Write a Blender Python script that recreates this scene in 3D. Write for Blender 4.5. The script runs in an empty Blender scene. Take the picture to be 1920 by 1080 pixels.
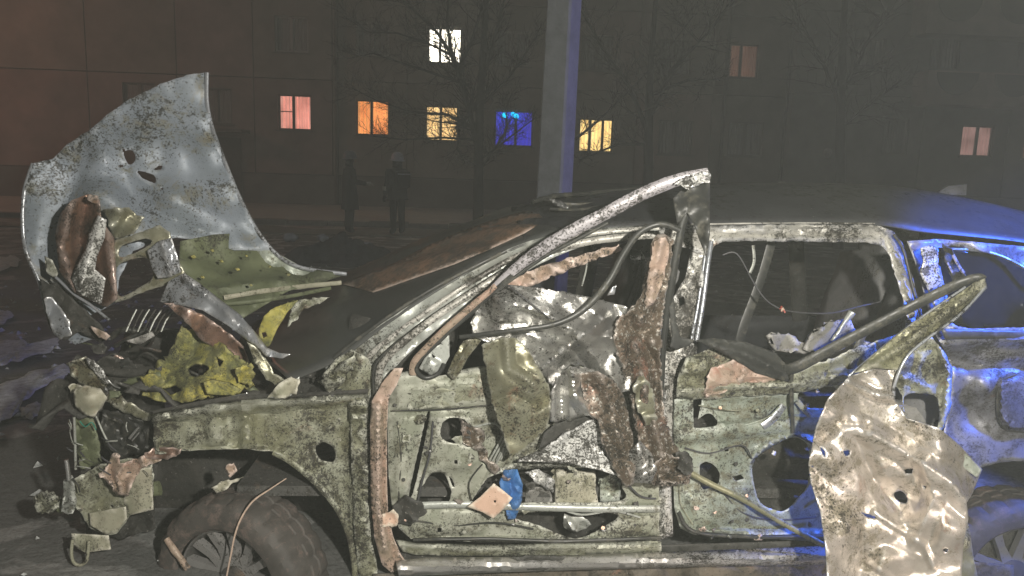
import bpy, bmesh, math, random
import numpy as np
from mathutils import Vector, Matrix
from mathutils.geometry import delaunay_2d_cdt

# ------------------------------------------------------------------ camera, world, lights
S = bpy.context.scene
COL = S.collection
R = math.radians
FPX = 1400.0
CAM = Vector((0.0, -2.6, 1.55))
YAW, PITCH, ROLL = R(3.5), R(9.0), R(1.8)
fwd = Vector((math.sin(YAW) * math.cos(PITCH), math.cos(YAW) * math.cos(PITCH), -math.sin(PITCH)))
r0 = fwd.cross(Vector((0, 0, 1))).normalized()
u0 = r0.cross(fwd).normalized()
cright = r0 * math.cos(ROLL) + u0 * math.sin(ROLL)
cup = -r0 * math.sin(ROLL) + u0 * math.cos(ROLL)
cd = bpy.data.cameras.new('camera')
cam = bpy.data.objects.new('camera', cd)
COL.objects.link(cam)
M = Matrix((cright, cup, -fwd)).transposed().to_4x4()
M.translation = CAM
cam.matrix_world = M
cd.sensor_width = 36.0
cd.lens = 36.0 * FPX / 1920.0
cd.clip_start = 0.05
cd.clip_end = 500
S.camera = cam

w = bpy.data.worlds.new('World')
S.world = w
w.use_nodes = True
nt = w.node_tree
nt.nodes.clear()
sky = nt.nodes.new('ShaderNodeTexSky')
sky.sky_type = 'NISHITA'
sky.sun_disc = False
sky.sun_elevation = R(-4.0)
sky.sun_rotation = R(200)
b1 = nt.nodes.new('ShaderNodeBackground')
b1.inputs[1].default_value = 0.05
b2 = nt.nodes.new('ShaderNodeBackground')          # town glow on low cloud
b2.inputs[0].default_value = (0.98, 0.95, 0.87, 1)
b2.inputs[1].default_value = 0.055
ad = nt.nodes.new('ShaderNodeAddShader')
wo = nt.nodes.new('ShaderNodeOutputWorld')
nt.links.new(sky.outputs[0], b1.inputs[0])
nt.links.new(b1.outputs[0], ad.inputs[0])
nt.links.new(b2.outputs[0], ad.inputs[1])
nt.links.new(ad.outputs[0], wo.inputs[0])


def lamp(name, kind, loc, power, color, size=0.05, aim=None, spot=None, blend=0.6):
    L = bpy.data.lights.new(name, kind)
    L.energy = power
    L.color = color
    if kind in ('POINT', 'SPOT'):
        L.shadow_soft_size = size
    if kind == 'SPOT':
        L.spot_size = R(spot)
        L.spot_blend = blend
    o = bpy.data.objects.new(name, L)
    COL.objects.link(o)
    o.location = loc
    if aim is not None:
        o.rotation_euler = (Vector(aim) - Vector(loc)).to_track_quat('-Z', 'Y').to_euler()
    return o


# photographer's hand lamp and the light from the fire engine behind the photographer
lamp('hand_lamp', 'SPOT', (0.60, -2.75, 1.85), 560, (1.0, 0.95, 0.85), 0.04, (-0.45, 0.0, 0.66), 114, 0.5)
lamp('fire_engine_headlight', 'SPOT', (2.9, -3.6, 0.8), 340, (1.0, 0.86, 0.76), 0.09, (1.32, -0.35, 0.18), 22, 0.9)
# blue beacons of the patrol cars standing off to the right
lamp('patrol_beacon', 'SPOT', (2.95, -0.75, 2.15), 640, (0.04, 0.14, 1.0), 0.06, (2.29, 0.15, 1.04), 50, 0.4)
lamp('patrol_beacon', 'SPOT', (7.5, 1.6, 2.4), 900, (0.22, 0.20, 1.0), 0.12, (0.5, 2.9, 1.95), 31, 0.6)
lamp('street_lamp_glow', 'POINT', (-19, 17, 7.5), 650, (1.0, 0.42, 0.28), 0.4)

S.view_settings.view_transform = 'Standard'
S.view_settings.look = 'None'
S.view_settings.exposure = 0
S.view_settings.gamma = 1
S.cycles.max_bounces = 6
S.cycles.use_denoising = True
S.cycles.volume_bounces = 0


# ------------------------------------------------------------------ projection helpers
def ray(u, v):
    return fwd * FPX + cright * (u - 960.0) + cup * (540.0 - v)


def at(u, v, Y=0.0):
    d = ray(u, v)
    return CAM + d * ((Y - CAM.y) / d.y)


def gnd(u, v, z=0.0):
    d = ray(u, v)
    return CAM + d * ((z - CAM.z) / d.z)


def at_np(u, v, Y):
    u = np.asarray(u, float)
    v = np.asarray(v, float)
    f, r_, p_ = np.array(fwd), np.array(cright), np.array(cup)
    d = f[None] * FPX + r_[None] * (u - 960.0)[:, None] + p_[None] * (540.0 - v)[:, None]
    t = (np.asarray(Y, float) - CAM.y) / d[:, 1]
    return np.array(CAM)[None] + d * t[:, None]


# ------------------------------------------------------------------ noise
def _h(ix, iy, s):
    n = (ix.astype(np.int64) * 374761393 + iy.astype(np.int64) * 668265263 + s * 974634777) & 0x7fffffff
    n = ((n ^ (n >> 13)) * 1274126177) & 0x7fffffff
    return ((n ^ (n >> 16)) & 0xffff) / 65535.0


def vn(x, y, s=0):
    x = np.asarray(x, float)
    y = np.asarray(y, float)
    ix, iy = np.floor(x), np.floor(y)
    fx, fy = x - ix, y - iy
    fx = fx * fx * fx * (fx * (fx * 6 - 15) + 10)
    fy = fy * fy * fy * (fy * (fy * 6 - 15) + 10)
    a, b = _h(ix, iy, s), _h(ix + 1, iy, s)
    c, d = _h(ix, iy + 1, s), _h(ix + 1, iy + 1, s)
    return (a + (b - a) * fx + (c - a) * fy + (a - b - c + d) * fx * fy) * 2 - 1


def fbm(x, y, s=0, o=4):
    t, a = 0, 1.0
    for i in range(o):
        t = t + vn(x * 2 ** i, y * 2 ** i, s + i * 17) * a
        a *= 0.5
    return t


def worley(x, y, s=0):
    ix, iy = np.floor(x), np.floor(y)
    best = np.full(np.shape(x), 9.0)
    sec = np.full(np.shape(x), 9.0)
    for dx in (-1, 0, 1):
        for dy in (-1, 0, 1):
            cx, cy = ix + dx, iy + dy
            px, py = cx + _h(cx, cy, s), cy + _h(cx, cy, s + 91)
            d = np.hypot(x - px, y - py)
            sec = np.where(d < best, best, np.minimum(sec, d))
            best = np.minimum(best, d)
    return best, sec


def crumple(u, v, scale, s):
    """sheet-metal crumple, about -1..1: flat facets meeting in sharp creases"""
    rg_ = np.random.RandomState(int(s) * 7 + 3)
    wx = u + fbm(u / scale * 0.5, v / scale * 0.5, s + 5, 2) * scale * 0.45
    wy = v + fbm(u / scale * 0.5, v / scale * 0.5, s + 9, 2) * scale * 0.45
    t = 0
    for k in range(5):
        a = rg_.uniform(0, math.pi)
        lam = scale * rg_.uniform(1.1, 2.6)
        q = (wx * math.cos(a) + wy * math.sin(a)) / lam + rg_.uniform(0, 1)
        tri = np.abs((q % 1.0) - 0.5) * 4 - 1
        amp = 0.5 + 0.5 * vn(wx / scale * 0.45 + k * 9, wy / scale * 0.45, s + 60 + k)
        t = t + tri * amp * lam / scale * 0.36
    return t * 0.8 + vn(wx / scale * 0.6, wy / scale * 0.6, s + 40) * 0.5


# ------------------------------------------------------------------ 2D helpers
def resample(pts, step, closed=True):
    out = []
    n = len(pts)
    for i in range(n if closed else n - 1):
        a, b = np.array(pts[i], float), np.array(pts[(i + 1) % n], float)
        k = max(1, int(round(np.hypot(*(b - a)[:2]) / step)))
        for j in range(k):
            out.append(a + (b - a) * j / k)
    if not closed:
        out.append(np.array(pts[-1], float))
    return np.array(out)


def spline(pts, n=6, closed=False):
    """Catmull-Rom through the points"""
    P = [np.array(p, float) for p in pts]
    N = len(P)
    out = []
    for i in range(N if closed else N - 1):
        if closed:
            a, b, c, d = P[i - 1], P[i], P[(i + 1) % N], P[(i + 2) % N]
        else:
            a, b, c, d = P[max(0, i - 1)], P[i], P[i + 1], P[min(N - 1, i + 2)]
        for j in range(n):
            t = j / n
            out.append(0.5 * ((2 * b) + (c - a) * t + (2 * a - 5 * b + 4 * c - d) * t * t + (3 * b - a - 3 * c + d) * t ** 3))
    if not closed:
        out.append(P[-1])
    return np.array(out)


def inside(px, py, poly):
    poly = np.asarray(poly)[:, :2]
    r = np.zeros(np.shape(px), bool)
    x1, y1 = poly[:, 0], poly[:, 1]
    x2, y2 = np.roll(x1, -1), np.roll(y1, -1)
    for a, b, c, d in zip(x1, y1, x2, y2):
        if b == d:
            continue
        cond = (b > py) != (d > py)
        r ^= cond & (px < (c - a) * (py - b) / (d - b) + a)
    return r


def seg_dist(u, v, line, closed=False):
    line = np.asarray(line, float)[:, :2]
    best = np.full(np.shape(u), 1e9)
    n = len(line)
    for i in range(n if closed else n - 1):
        a, b = line[i], line[(i + 1) % n]
        ab = b - a
        L = max(1e-9, ab @ ab)
        t = np.clip(((u - a[0]) * ab[0] + (v - a[1]) * ab[1]) / L, 0, 1)
        best = np.minimum(best, np.hypot(u - a[0] - t * ab[0], v - a[1] - t * ab[1]))
    return best


def ridge(line, wd, h):          # smooth bead
    return lambda u, v: 1.5 * h * np.exp(-(seg_dist(u, v, line) / wd) ** 2)


def fold(line, wd, h):           # sharp fold
    return lambda u, v: h * np.maximum(0, 1 - seg_dist(u, v, line) / wd)


def boss(poly, h, blur=6):       # raised or sunk field with soft shoulders
    def f(u, v):
        d = seg_dist(u, v, poly, True)
        d = np.where(inside(u, v, poly), d, -d)
        t = np.clip(d / blur * 0.5 + 0.5, 0, 1)
        return 1.7 * h * t * t * (3 - 2 * t)
    return f


def bump(cx, cy, r, h):
    return lambda u, v: h * np.exp(-(((u - cx) ** 2 + (v - cy) ** 2) / r ** 2))


# ------------------------------------------------------------------ object helpers
MATS = {}


def link(o, parent=None):
    COL.objects.link(o)
    if parent is not None:
        o.parent = parent
        m = Matrix.Identity(4) if parent.parent else Matrix.Translation(parent.location)
        o.matrix_parent_inverse = m.inverted()
    return o


def tag(o, label=None, cat=None, group=None, kind=None):
    if label:
        o['label'] = label
    if cat:
        o['category'] = cat
    if group:
        o['group'] = group
    if kind:
        o['kind'] = kind
    return o


def empty(name, loc=(0, 0, 0), parent=None):
    o = bpy.data.objects.new(name, None)
    o.empty_display_size = 0.1
    if parent is None:
        o.location = loc
        COL.objects.link(o)
    else:
        link(o, parent)
    return o


def mesh(name, verts, faces, mat, parent=None, smooth=True, ang=35, thick=0.0, offs=1.0):
    me = bpy.data.meshes.new(name)
    me.from_pydata([tuple(map(float, p)) for p in verts], [], [tuple(map(int, f)) for f in faces])
    me.validate()
    me.update()
    if smooth:
        me.polygons.foreach_set('use_smooth', [True] * len(me.polygons))
        me.set_sharp_from_angle(angle=R(ang))
    me.materials.append(MATS[mat])
    o = bpy.data.objects.new(name, me)
    link(o, parent)
    if thick:
        m = o.modifiers.new('thickness', 'SOLIDIFY')
        m.thickness = thick
        m.offset = 0.0
    return o


SEED = [100]


def panel(name, outline, mat, parent, d=0.0, holes=(), step=10, relief=(), cr=None, jag=0.0,
          thick=0.004, ctrl=(), ang=38, curve=0, yfun=None):
    """sheet of metal: outline (u,v[,Y]) seen in the picture, standing at Y, with relief towards the camera"""
    SEED[0] += 1
    s = SEED[0]
    rng = np.random.RandomState(s)
    out = [(p[0], p[1], p[2] if len(p) > 2 else d) for p in outline]
    if curve:
        out = [tuple(p) for p in spline(out, curve, True)]
    cp = np.array(list(out) + [tuple(c) for c in ctrl], float)
    O = resample(out, step)[:, :2]
    if jag:
        a = np.arange(len(O))
        O = O + np.stack([vn(a * 0.7, a * 0 + s, s), vn(a * 0.7, a * 0 + s, s + 7)], 1) * jag
    H = []
    for h in holes:
        h = spline([q[:2] for q in h], 4, True) if len(h) > 4 else h
        hh = resample(h, max(3, step * 0.6))[:, :2]
        H.append(hh + rng.uniform(-0.6, 0.6, hh.shape))
    x0, y0 = O.min(0)
    x1, y1 = O.max(0)
    gx, gy = np.meshgrid(np.arange(x0, x1, step), np.arange(y0, y1, step * 0.87))
    gx = gx + (np.arange(gx.shape[0]) % 2)[:, None] * step * 0.5
    gx = gx.ravel() + rng.uniform(-0.15, 0.15, gx.size) * step
    gy = gy.ravel() + rng.uniform(-0.15, 0.15, gy.size) * step
    ok = inside(gx, gy, O) & (seg_dist(gx, gy, O, True) > step * 0.4)
    for h in H:
        ok &= ~inside(gx, gy, h) & (seg_dist(gx, gy, h, True) > step * 0.35)
    pts = list(map(tuple, O))
    edges = [(i, (i + 1) % len(O)) for i in range(len(O))]
    for h in H:
        b = len(pts)
        pts += list(map(tuple, h))
        edges += [(b + i, b + (i + 1) % len(h)) for i in range(len(h))]
    pts += list(zip(gx[ok], gy[ok]))
    V, E, F, *_ = delaunay_2d_cdt([Vector(p) for p in pts], edges, [], 0, 1e-4)
    P = np.array([(p.x, p.y) for p in V])
    F = np.array([f for f in F if len(f) == 3])
    c = P[F].mean(1)
    keep = inside(c[:, 0], c[:, 1], O)
    for h in H:
        keep &= ~inside(c[:, 0], c[:, 1], h)
    F = F[keep]
    used = np.unique(F)
    remap = -np.ones(len(P), int)
    remap[used] = np.arange(len(used))
    P = P[used]
    F = remap[F]
    u, v = P[:, 0], P[:, 1]
    w_ = 1.0 / (((u[:, None] - cp[None, :, 0]) ** 2 + (v[:, None] - cp[None, :, 1]) ** 2 + 60.0) ** 1.3)
    Y = (w_ * cp[None, :, 2]).sum(1) / w_.sum(1)
    if yfun:
        Y = np.array([yfun(a, b, y) for a, b, y in zip(u, v, Y)])
    for f in relief:
        Y = Y - f(u, v)
    if cr:
        for amp, sc in (cr if isinstance(cr[0], tuple) else (cr,)):
            Y = Y - amp * crumple(u, v, sc, s + int(sc))
    X = at_np(u, v, Y)
    return mesh(name, X, F, mat, parent, ang=ang, thick=thick)


def tube(name, path, rad, mat, parent, sides=8, n=5, flat=1.0, wob=0.0, smooth=True, world=False, caps=True, flat_dir=None):
    """round bar along picture points (u,v,Y) (or world points); rad in metres, one value or one per point"""
    SEED[0] += 1
    rng = np.random.RandomState(SEED[0])
    if world:
        W = np.array([tuple(p) for p in path], float)
    else:
        a = np.array(path, float)
        W = at_np(a[:, 0], a[:, 1], a[:, 2])
    rr = np.array([rad] * len(W), float) if np.isscalar(rad) else np.array(rad, float)
    Q = np.concatenate([W, rr[:, None]], 1)
    Q = spline(Q, n) if len(Q) > 2 or n > 1 else Q
    W, rr = Q[:, :3], np.maximum(Q[:, 3], 0.0004)
    T = np.gradient(W, axis=0)
    T /= np.linalg.norm(T, axis=1)[:, None] + 1e-12
    ref = np.array(flat_dir if flat_dir is not None else (0, 1, 0), float)
    verts = []
    for p, t, r in zip(W, T, rr):
        b = ref - t * (ref @ t)
        if np.linalg.norm(b) < 1e-3:
            b = np.array((1, 0, 0)) - t * t[0]
        b /= np.linalg.norm(b)
        c = np.cross(t, b)
        for k in range(sides):
            a = 2 * math.pi * k / sides
            q = r * (1 + wob * rng.uniform(-1, 1))
            verts.append(p + c * math.cos(a) * q + b * math.sin(a) * q * flat)
    faces = []
    m = len(W)
    for i in range(m - 1):
        for k in range(sides):
            k2 = (k + 1) % sides
            faces.append((i * sides + k, i * sides + k2, (i + 1) * sides + k2, (i + 1) * sides + k))
    if caps:
        faces.append(tuple(range(sides))[::-1])
        faces.append(tuple((m - 1) * sides + k for k in range(sides)))
    return mesh(name, verts, faces, mat, parent, smooth=smooth, ang=50)


class MB:
    def __init__(self):
        self.v, self.f = [], []

    def add(self, v, f):
        b = len(self.v)
        self.v += [tuple(p) for p in v]
        self.f += [tuple(b + i for i in q) for q in f]

    def box(self, a, b):
        (x0, y0, z0), (x1, y1, z1) = a, b
        self.add([(x0, y0, z0), (x1, y0, z0), (x1, y1, z0), (x0, y1, z0), (x0, y0, z1), (x1, y0, z1), (x1, y1, z1), (x0, y1, z1)],
                 [(0, 3, 2, 1), (4, 5, 6, 7), (0, 1, 5, 4), (1, 2, 6, 5), (2, 3, 7, 6), (3, 0, 4, 7)])

    def bar(self, p, q, r1, r2, sides=5):
        p, q = Vector(p), Vector(q)
        t = (q - p)
        if t.length < 1e-6:
            return
        t.normalize()
        a = t.orthogonal().normalized()
        b = t.cross(a)
        vs = []
        for c, r in ((p, r1), (q, r2)):
            for k in range(sides):
                w_ = 2 * math.pi * k / sides
                vs.append(c + a * math.cos(w_) * r + b * math.sin(w_) * r)
        fs = [(k, (k + 1) % sides, sides + (k + 1) % sides, sides + k) for k in range(sides)]
        self.add(vs, fs)

    def build(self, name, mat, parent=None, smooth=False, ang=35, bevel=0.0, seg=2):
        o = mesh(name, self.v, self.f, mat, parent, smooth=smooth, ang=ang)
        if bevel:
            m = o.modifiers.new('bevel', 'BEVEL')
            m.width = bevel
            m.segments = seg
        return o


# ------------------------------------------------------------------ materials
def ramp(nt, fac, p0, p1, inv=False):
    m = nt.nodes.new('ShaderNodeMapRange')
    m.inputs['From Min'].default_value = p0
    m.inputs['From Max'].default_value = p1
    if inv:
        m.inputs['To Min'].default_value = 1
        m.inputs['To Max'].default_value = 0
    nt.links.new(fac, m.inputs['Value'])
    return m.outputs[0]


def mixc(nt, f, a, b):
    m = nt.nodes.new('ShaderNodeMix')
    m.data_type = 'RGBA'
    for sock, val in ((m.inputs[0], f), (m.inputs[6], a), (m.inputs[7], b)):
        if hasattr(val, 'is_linked'):
            nt.links.new(val, sock)
        elif isinstance(val, (int, float)):
            sock.default_value = val
        else:
            sock.default_value = (*val[:3], 1)
    return m.outputs[2]


def noise(nt, vec, scale, detail=4, rough=0.6, off=0.0, dist=0.0):
    mp = nt.nodes.new('ShaderNodeMapping')
    mp.inputs['Location'].default_value = (off, off * 1.7, off * 0.6)
    nt.links.new(vec, mp.inputs[0])
    n = nt.nodes.new('ShaderNodeTexNoise')
    n.inputs['Scale'].default_value = scale
    n.inputs['Detail'].default_value = detail
    n.inputs['Roughness'].default_value = rough
    n.inputs['Distortion'].default_value = dist
    nt.links.new(mp.outputs[0], n.inputs['Vector'])
    return n.outputs['Fac']


def math_(nt, op, a, b):
    m = nt.nodes.new('ShaderNodeMath')
    m.operation = op
    for sock, val in zip(m.inputs, (a, b)):
        if hasattr(val, 'is_linked'):
            nt.links.new(val, sock)
        else:
            sock.default_value = val
    return m.outputs[0]


def base_mat(name):
    m = bpy.data.materials.new(name)
    m.use_nodes = True
    nt = m.node_tree
    bs = nt.nodes['Principled BSDF']
    tc = nt.nodes.new('ShaderNodeTexCoord')
    MATS[name] = m
    return nt, bs, tc.outputs['Object']


def dirty(name, base, base2=None, dirt=(0.05, 0.045, 0.03), dirt_amt=0.45, rust=(0.16, 0.07, 0.035), rust_amt=0.25,
          speck=0.5, metallic=0.3, rough=0.45, scale=1.0, bumpy=0.25, off=0.0, flecks=0.0, speck_scale=135, streak=0.0, edge=0.7):
    nt, bs, vec = base_mat(name)
    base2 = base2 or tuple(c * 0.7 for c in base)
    c = mixc(nt, ramp(nt, noise(nt, vec, 7 * scale, 5, 0.6, off), 0.38, 0.62), base, base2)
    if rust_amt:
        t = 0.68 - 0.36 * rust_amt
        f = ramp(nt, noise(nt, vec, 6 * scale, 9, 0.7, off + 3, 0.4), t, t + 0.10)
        c = mixc(nt, math_(nt, 'MULTIPLY', f, 0.8), c, rust)
    gate = noise(nt, vec, 3.6 * scale, 4, 0.6, off + 19, 0.5)
    gsh = math_(nt, 'MULTIPLY', math_(nt, 'SUBTRACT', gate, 0.5), 0.7)
    t = 0.58 - 0.17 * dirt_amt
    fd = ramp(nt, math_(nt, 'ADD', noise(nt, vec, 20 * scale, 12, 0.82, off + 7, 0.3), math_(nt, 'MULTIPLY', gsh, 0.5)), t, t + 0.11)
    c = mixc(nt, math_(nt, 'MULTIPLY', fd, 0.85), c, dirt)
    if streak:
        mp = nt.nodes.new('ShaderNodeMapping')
        mp.inputs['Scale'].default_value = (1.0, 1.0, 0.12)
        nt.links.new(vec, mp.inputs[0])
        fs = ramp(nt, noise(nt, mp.outputs[0], 45, 5, 0.6, off + 15), 0.55, 0.7)
        c = mixc(nt, math_(nt, 'MULTIPLY', fs, streak), c, tuple(x * 0.8 for x in dirt))
    if flecks:
        ff = ramp(nt, noise(nt, vec, 70, 6, 0.75, off + 11), 0.66 - 0.12 * flecks, 0.72 - 0.12 * flecks)
        c = mixc(nt, math_(nt, 'MULTIPLY', ff, 0.85), c, (0.55, 0.53, 0.48))
    geo = nt.nodes.new('ShaderNodeNewGeometry')
    lit_wear = ramp(nt, math_(nt, 'ADD', geo.outputs['Pointiness'], math_(nt, 'MULTIPLY', math_(nt, 'SUBTRACT', noise(nt, vec, 60, 4, 0.7, off + 43), 0.5), 0.10)), 0.535, 0.60)
    c = mixc(nt, math_(nt, 'MULTIPLY', lit_wear, edge), c, tuple(min(0.75, 0.25 + x * 1.1) for x in base))  # pale edges: bare-metal wear plus light on the edges put into the colour
    # soot and spatter: fine grain and ragged spots, gathered in patches
    thr = 0.67 - 0.13 * speck
    fine = ramp(nt, math_(nt, 'ADD', noise(nt, vec, speck_scale, 3, 0.6, off + 23), math_(nt, 'MULTIPLY', gsh, 0.8)), thr, thr + 0.045)
    c = mixc(nt, math_(nt, 'MULTIPLY', fine, 0.85), c, (0.02, 0.019, 0.016))
    mid = ramp(nt, math_(nt, 'ADD', noise(nt, vec, speck_scale * 0.28, 7, 0.75, off + 29), math_(nt, 'MULTIPLY', gsh, 0.75)), 0.63 - 0.09 * speck, 0.68 - 0.09 * speck)
    c = mixc(nt, math_(nt, 'MULTIPLY', mid, 0.8), c, (0.026, 0.023, 0.018))
    nt.links.new(c, bs.inputs['Base Color'])
    bs.inputs['Metallic'].default_value = metallic
    rr = nt.nodes.new('ShaderNodeMapRange')
    rr.inputs['To Min'].default_value = rough
    rr.inputs['To Max'].default_value = min(0.95, rough + 0.4)
    nt.links.new(fd, rr.inputs['Value'])
    nt.links.new(rr.outputs[0], bs.inputs['Roughness'])
    if bumpy:
        bp = nt.nodes.new('ShaderNodeBump')
        bp.inputs['Strength'].default_value = bumpy
        bp.inputs['Distance'].default_value = 0.006
        h = math_(nt, 'ADD', math_(nt, 'MULTIPLY', noise(nt, vec, 38, 6, 0.65, off + 31), 1.0), math_(nt, 'MULTIPLY', fine, 0.12))
        nt.links.new(h, bp.inputs['Height'])
        nt.links.new(bp.outputs[0], bs.inputs['Normal'])


def plain(name, col, rough=0.7, metallic=0.0, var=0.3, scale=12, emit=0.0, ecol=None, bumpy=0.0, spec=0.5):
    nt, bs, vec = base_mat(name)
    n = noise(nt, vec, scale, 6, 0.65)
    c = mixc(nt, ramp(nt, n, 0.3, 0.7), tuple(x * (1 - var) for x in col), tuple(min(1, x * (1 + var)) for x in col))
    nt.links.new(c, bs.inputs['Base Color'])
    bs.inputs['Roughness'].default_value = rough
    bs.inputs['Metallic'].default_value = metallic
    bs.inputs['Specular IOR Level'].default_value = spec
    if emit:
        bs.inputs['Emission Strength'].default_value = emit
        bs.inputs['Emission Color'].default_value = (*(ecol or col), 1)
    if bumpy:
        bp = nt.nodes.new('ShaderNodeBump')
        bp.inputs['Strength'].default_value = bumpy
        bp.inputs['Distance'].default_value = 0.02
        nt.links.new(noise(nt, vec, scale * 4, 6), bp.inputs['Height'])
        nt.links.new(bp.outputs[0], bs.inputs['Normal'])


SAGE = (0.37, 0.375, 0.315)
dirty('sage', SAGE, (0.25, 0.265, 0.205), dirt=(0.085, 0.08, 0.05), dirt_amt=0.58, rust_amt=0.14, speck=0.70, metallic=0.2, rough=0.5)
dirty('sage_clean', (0.31, 0.345, 0.30), (0.22, 0.25, 0.20), dirt=(0.13, 0.12, 0.075), dirt_amt=0.56, rust_amt=0.08, speck=0.5, metallic=0.15, rough=0.4, off=4, streak=0.45)
dirty('sage_dirty', (0.31, 0.32, 0.25), (0.19, 0.19, 0.12), dirt=(0.05, 0.045, 0.025), dirt_amt=0.62, rust_amt=0.25, rust=(0.2, 0.12, 0.08), speck=0.8, metallic=0.15, rough=0.5, off=8, flecks=0.4)
dirty('gritty', (0.52, 0.51, 0.47), (0.34, 0.33, 0.30), dirt=(0.07, 0.06, 0.045), dirt_amt=0.45, rust_amt=0.12, speck=0.95, metallic=0.2, rough=0.4, off=12, speck_scale=130)
dirty('pink', (0.42, 0.30, 0.24), (0.30, 0.24, 0.18), dirt=(0.10, 0.08, 0.05), dirt_amt=0.45, rust=(0.30, 0.11, 0.07), rust_amt=0.30, speck=0.55, metallic=0.1, rough=0.5, off=16)
dirty('silver', (0.80, 0.80, 0.77), (0.52, 0.51, 0.49), dirt=(0.06, 0.05, 0.04), dirt_amt=0.34, rust_amt=0.12, speck=0.5, metallic=0.9, rough=0.30, off=20, bumpy=0.35)
dirty('white_specked', (0.75, 0.75, 0.72), (0.62, 0.62, 0.6), dirt=(0.06, 0.055, 0.04), dirt_amt=0.22, rust_amt=0.0, speck=1.15, metallic=0.35, rough=0.4, off=24, speck_scale=125)
dirty('brown', (0.17, 0.13, 0.10), (0.11, 0.085, 0.06), dirt=(0.06, 0.05, 0.035), dirt_amt=0.4, rust=(0.34, 0.18, 0.13), rust_amt=0.38, speck=0.6, metallic=0.35, rough=0.42, off=28, flecks=0.9, bumpy=0.6)
dirty('flap', (0.26, 0.26, 0.19), (0.17, 0.16, 0.10), dirt=(0.10, 0.07, 0.04), dirt_amt=0.42, rust=(0.34, 0.15, 0.10), rust_amt=0.28, speck=0.75, metallic=0.45, rough=0.36, off=33, flecks=0.2)
dirty('skin_warm', (0.66, 0.61, 0.56), (0.46, 0.42, 0.37), dirt=(0.16, 0.14, 0.095), dirt_amt=0.58, rust=(0.36, 0.24, 0.18), rust_amt=0.25, speck=0.2, metallic=0.72, rough=0.34, off=37, bumpy=0.3)
dirty('olive_strip', (0.30, 0.29, 0.19), (0.2, 0.2, 0.12), dirt=(0.07, 0.065, 0.03), dirt_amt=0.5, rust_amt=0.1, speck=0.6, metallic=0.3, rough=0.4, off=41, flecks=0.3)
dirty('hood', (0.265, 0.30, 0.35), (0.20, 0.23, 0.26), dirt=(0.16, 0.15, 0.10), dirt_amt=0.34, rust=(0.22, 0.19, 0.11), rust_amt=0.42, speck=0.78, metallic=0.15, rough=0.5, off=45, scale=0.7, speck_scale=125)  # bluish tint holds the blue light on the bonnet, put into the paint
dirty('hood_inner', (0.16, 0.18, 0.10), (0.10, 0.115, 0.065), dirt=(0.045, 0.045, 0.03), dirt_amt=0.4, rust_amt=0.0, speck=0.3, metallic=0.1, rough=0.6, off=49, scale=0.7, edge=0.12)
dirty('rust_sheet', (0.24, 0.15, 0.115), (0.16, 0.10, 0.075), dirt=(0.06, 0.045, 0.035), dirt_amt=0.42, rust=(0.34, 0.2, 0.13), rust_amt=0.4, speck=0.35, metallic=0.45, rough=0.36, off=53)
dirty('blue_silver', (0.50, 0.52, 0.56), (0.36, 0.38, 0.41), dirt=(0.10, 0.08, 0.06), dirt_amt=0.25, rust_amt=0.1, speck=0.55, metallic=0.6, rough=0.32, off=57)
dirty('dark_paint', (0.050, 0.052, 0.056), (0.035, 0.036, 0.04), dirt=(0.02, 0.02, 0.018), dirt_amt=0.3, rust_amt=0.0, speck=0.3, metallic=0.2, rough=0.45, off=61, flecks=0.05, bumpy=0.1, edge=0.12)
dirty('quarter', (0.24, 0.24, 0.26), (0.11, 0.11, 0.12), dirt=(0.04, 0.038, 0.034), dirt_amt=0.55, rust_amt=0.08, speck=0.5, metallic=0.3, rough=0.38, off=65)
dirty('black_trim', (0.040, 0.041, 0.038), (0.024, 0.025, 0.024), dirt=(0.10, 0.095, 0.075), dirt_amt=0.42, rust_amt=0.0, speck=0.1, metallic=0.0, rough=0.42, off=69, bumpy=0.1, edge=0.12)
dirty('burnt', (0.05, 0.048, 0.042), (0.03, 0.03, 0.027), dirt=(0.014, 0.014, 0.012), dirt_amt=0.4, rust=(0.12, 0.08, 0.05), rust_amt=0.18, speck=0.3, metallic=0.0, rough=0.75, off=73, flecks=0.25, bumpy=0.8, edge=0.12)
dirty('sill', (0.60, 0.57, 0.52), (0.42, 0.39, 0.34), dirt=(0.12, 0.085, 0.06), dirt_amt=0.42, rust=(0.4, 0.22, 0.16), rust_amt=0.2, speck=0.6, metallic=0.45, rough=0.35, off=77)
dirty('mud', (0.12, 0.10, 0.075), (0.07, 0.06, 0.045), dirt=(0.03, 0.027, 0.02), dirt_amt=0.5, rust=(0.36, 0.17, 0.12), rust_amt=0.22, speck=0.5, metallic=0.0, rough=0.85, off=81, bumpy=1.0, flecks=0.1, edge=0.12)
dirty('yellow', (0.46, 0.40, 0.08), (0.24, 0.25, 0.09), dirt=(0.10, 0.105, 0.055), dirt_amt=0.85, rust_amt=0.0, speck=0.3, metallic=0.0, rough=0.55, off=85, bumpy=0.6, edge=0.12)
dirty('beige', (0.36, 0.34, 0.26), (0.26, 0.26, 0.19), dirt=(0.10, 0.095, 0.06), dirt_amt=0.4, rust=(0.32, 0.2, 0.13), rust_amt=0.2, speck=0.35, metallic=0.0, rough=0.6, off=89)
dirty('rubber', (0.075, 0.068, 0.062), (0.05, 0.046, 0.042), dirt=(0.15, 0.115, 0.10), dirt_amt=0.5, rust=(0.26, 0.17, 0.14), rust_amt=0.2, speck=0.1, metallic=0.0, rough=0.7, off=93, bumpy=0.3, edge=0.12)
dirty('rim', (0.13, 0.125, 0.12), (0.08, 0.078, 0.075), dirt=(0.16, 0.12, 0.09), dirt_amt=0.3, rust_amt=0.1, speck=0.2, metallic=0.5, rough=0.45, off=97)
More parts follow.
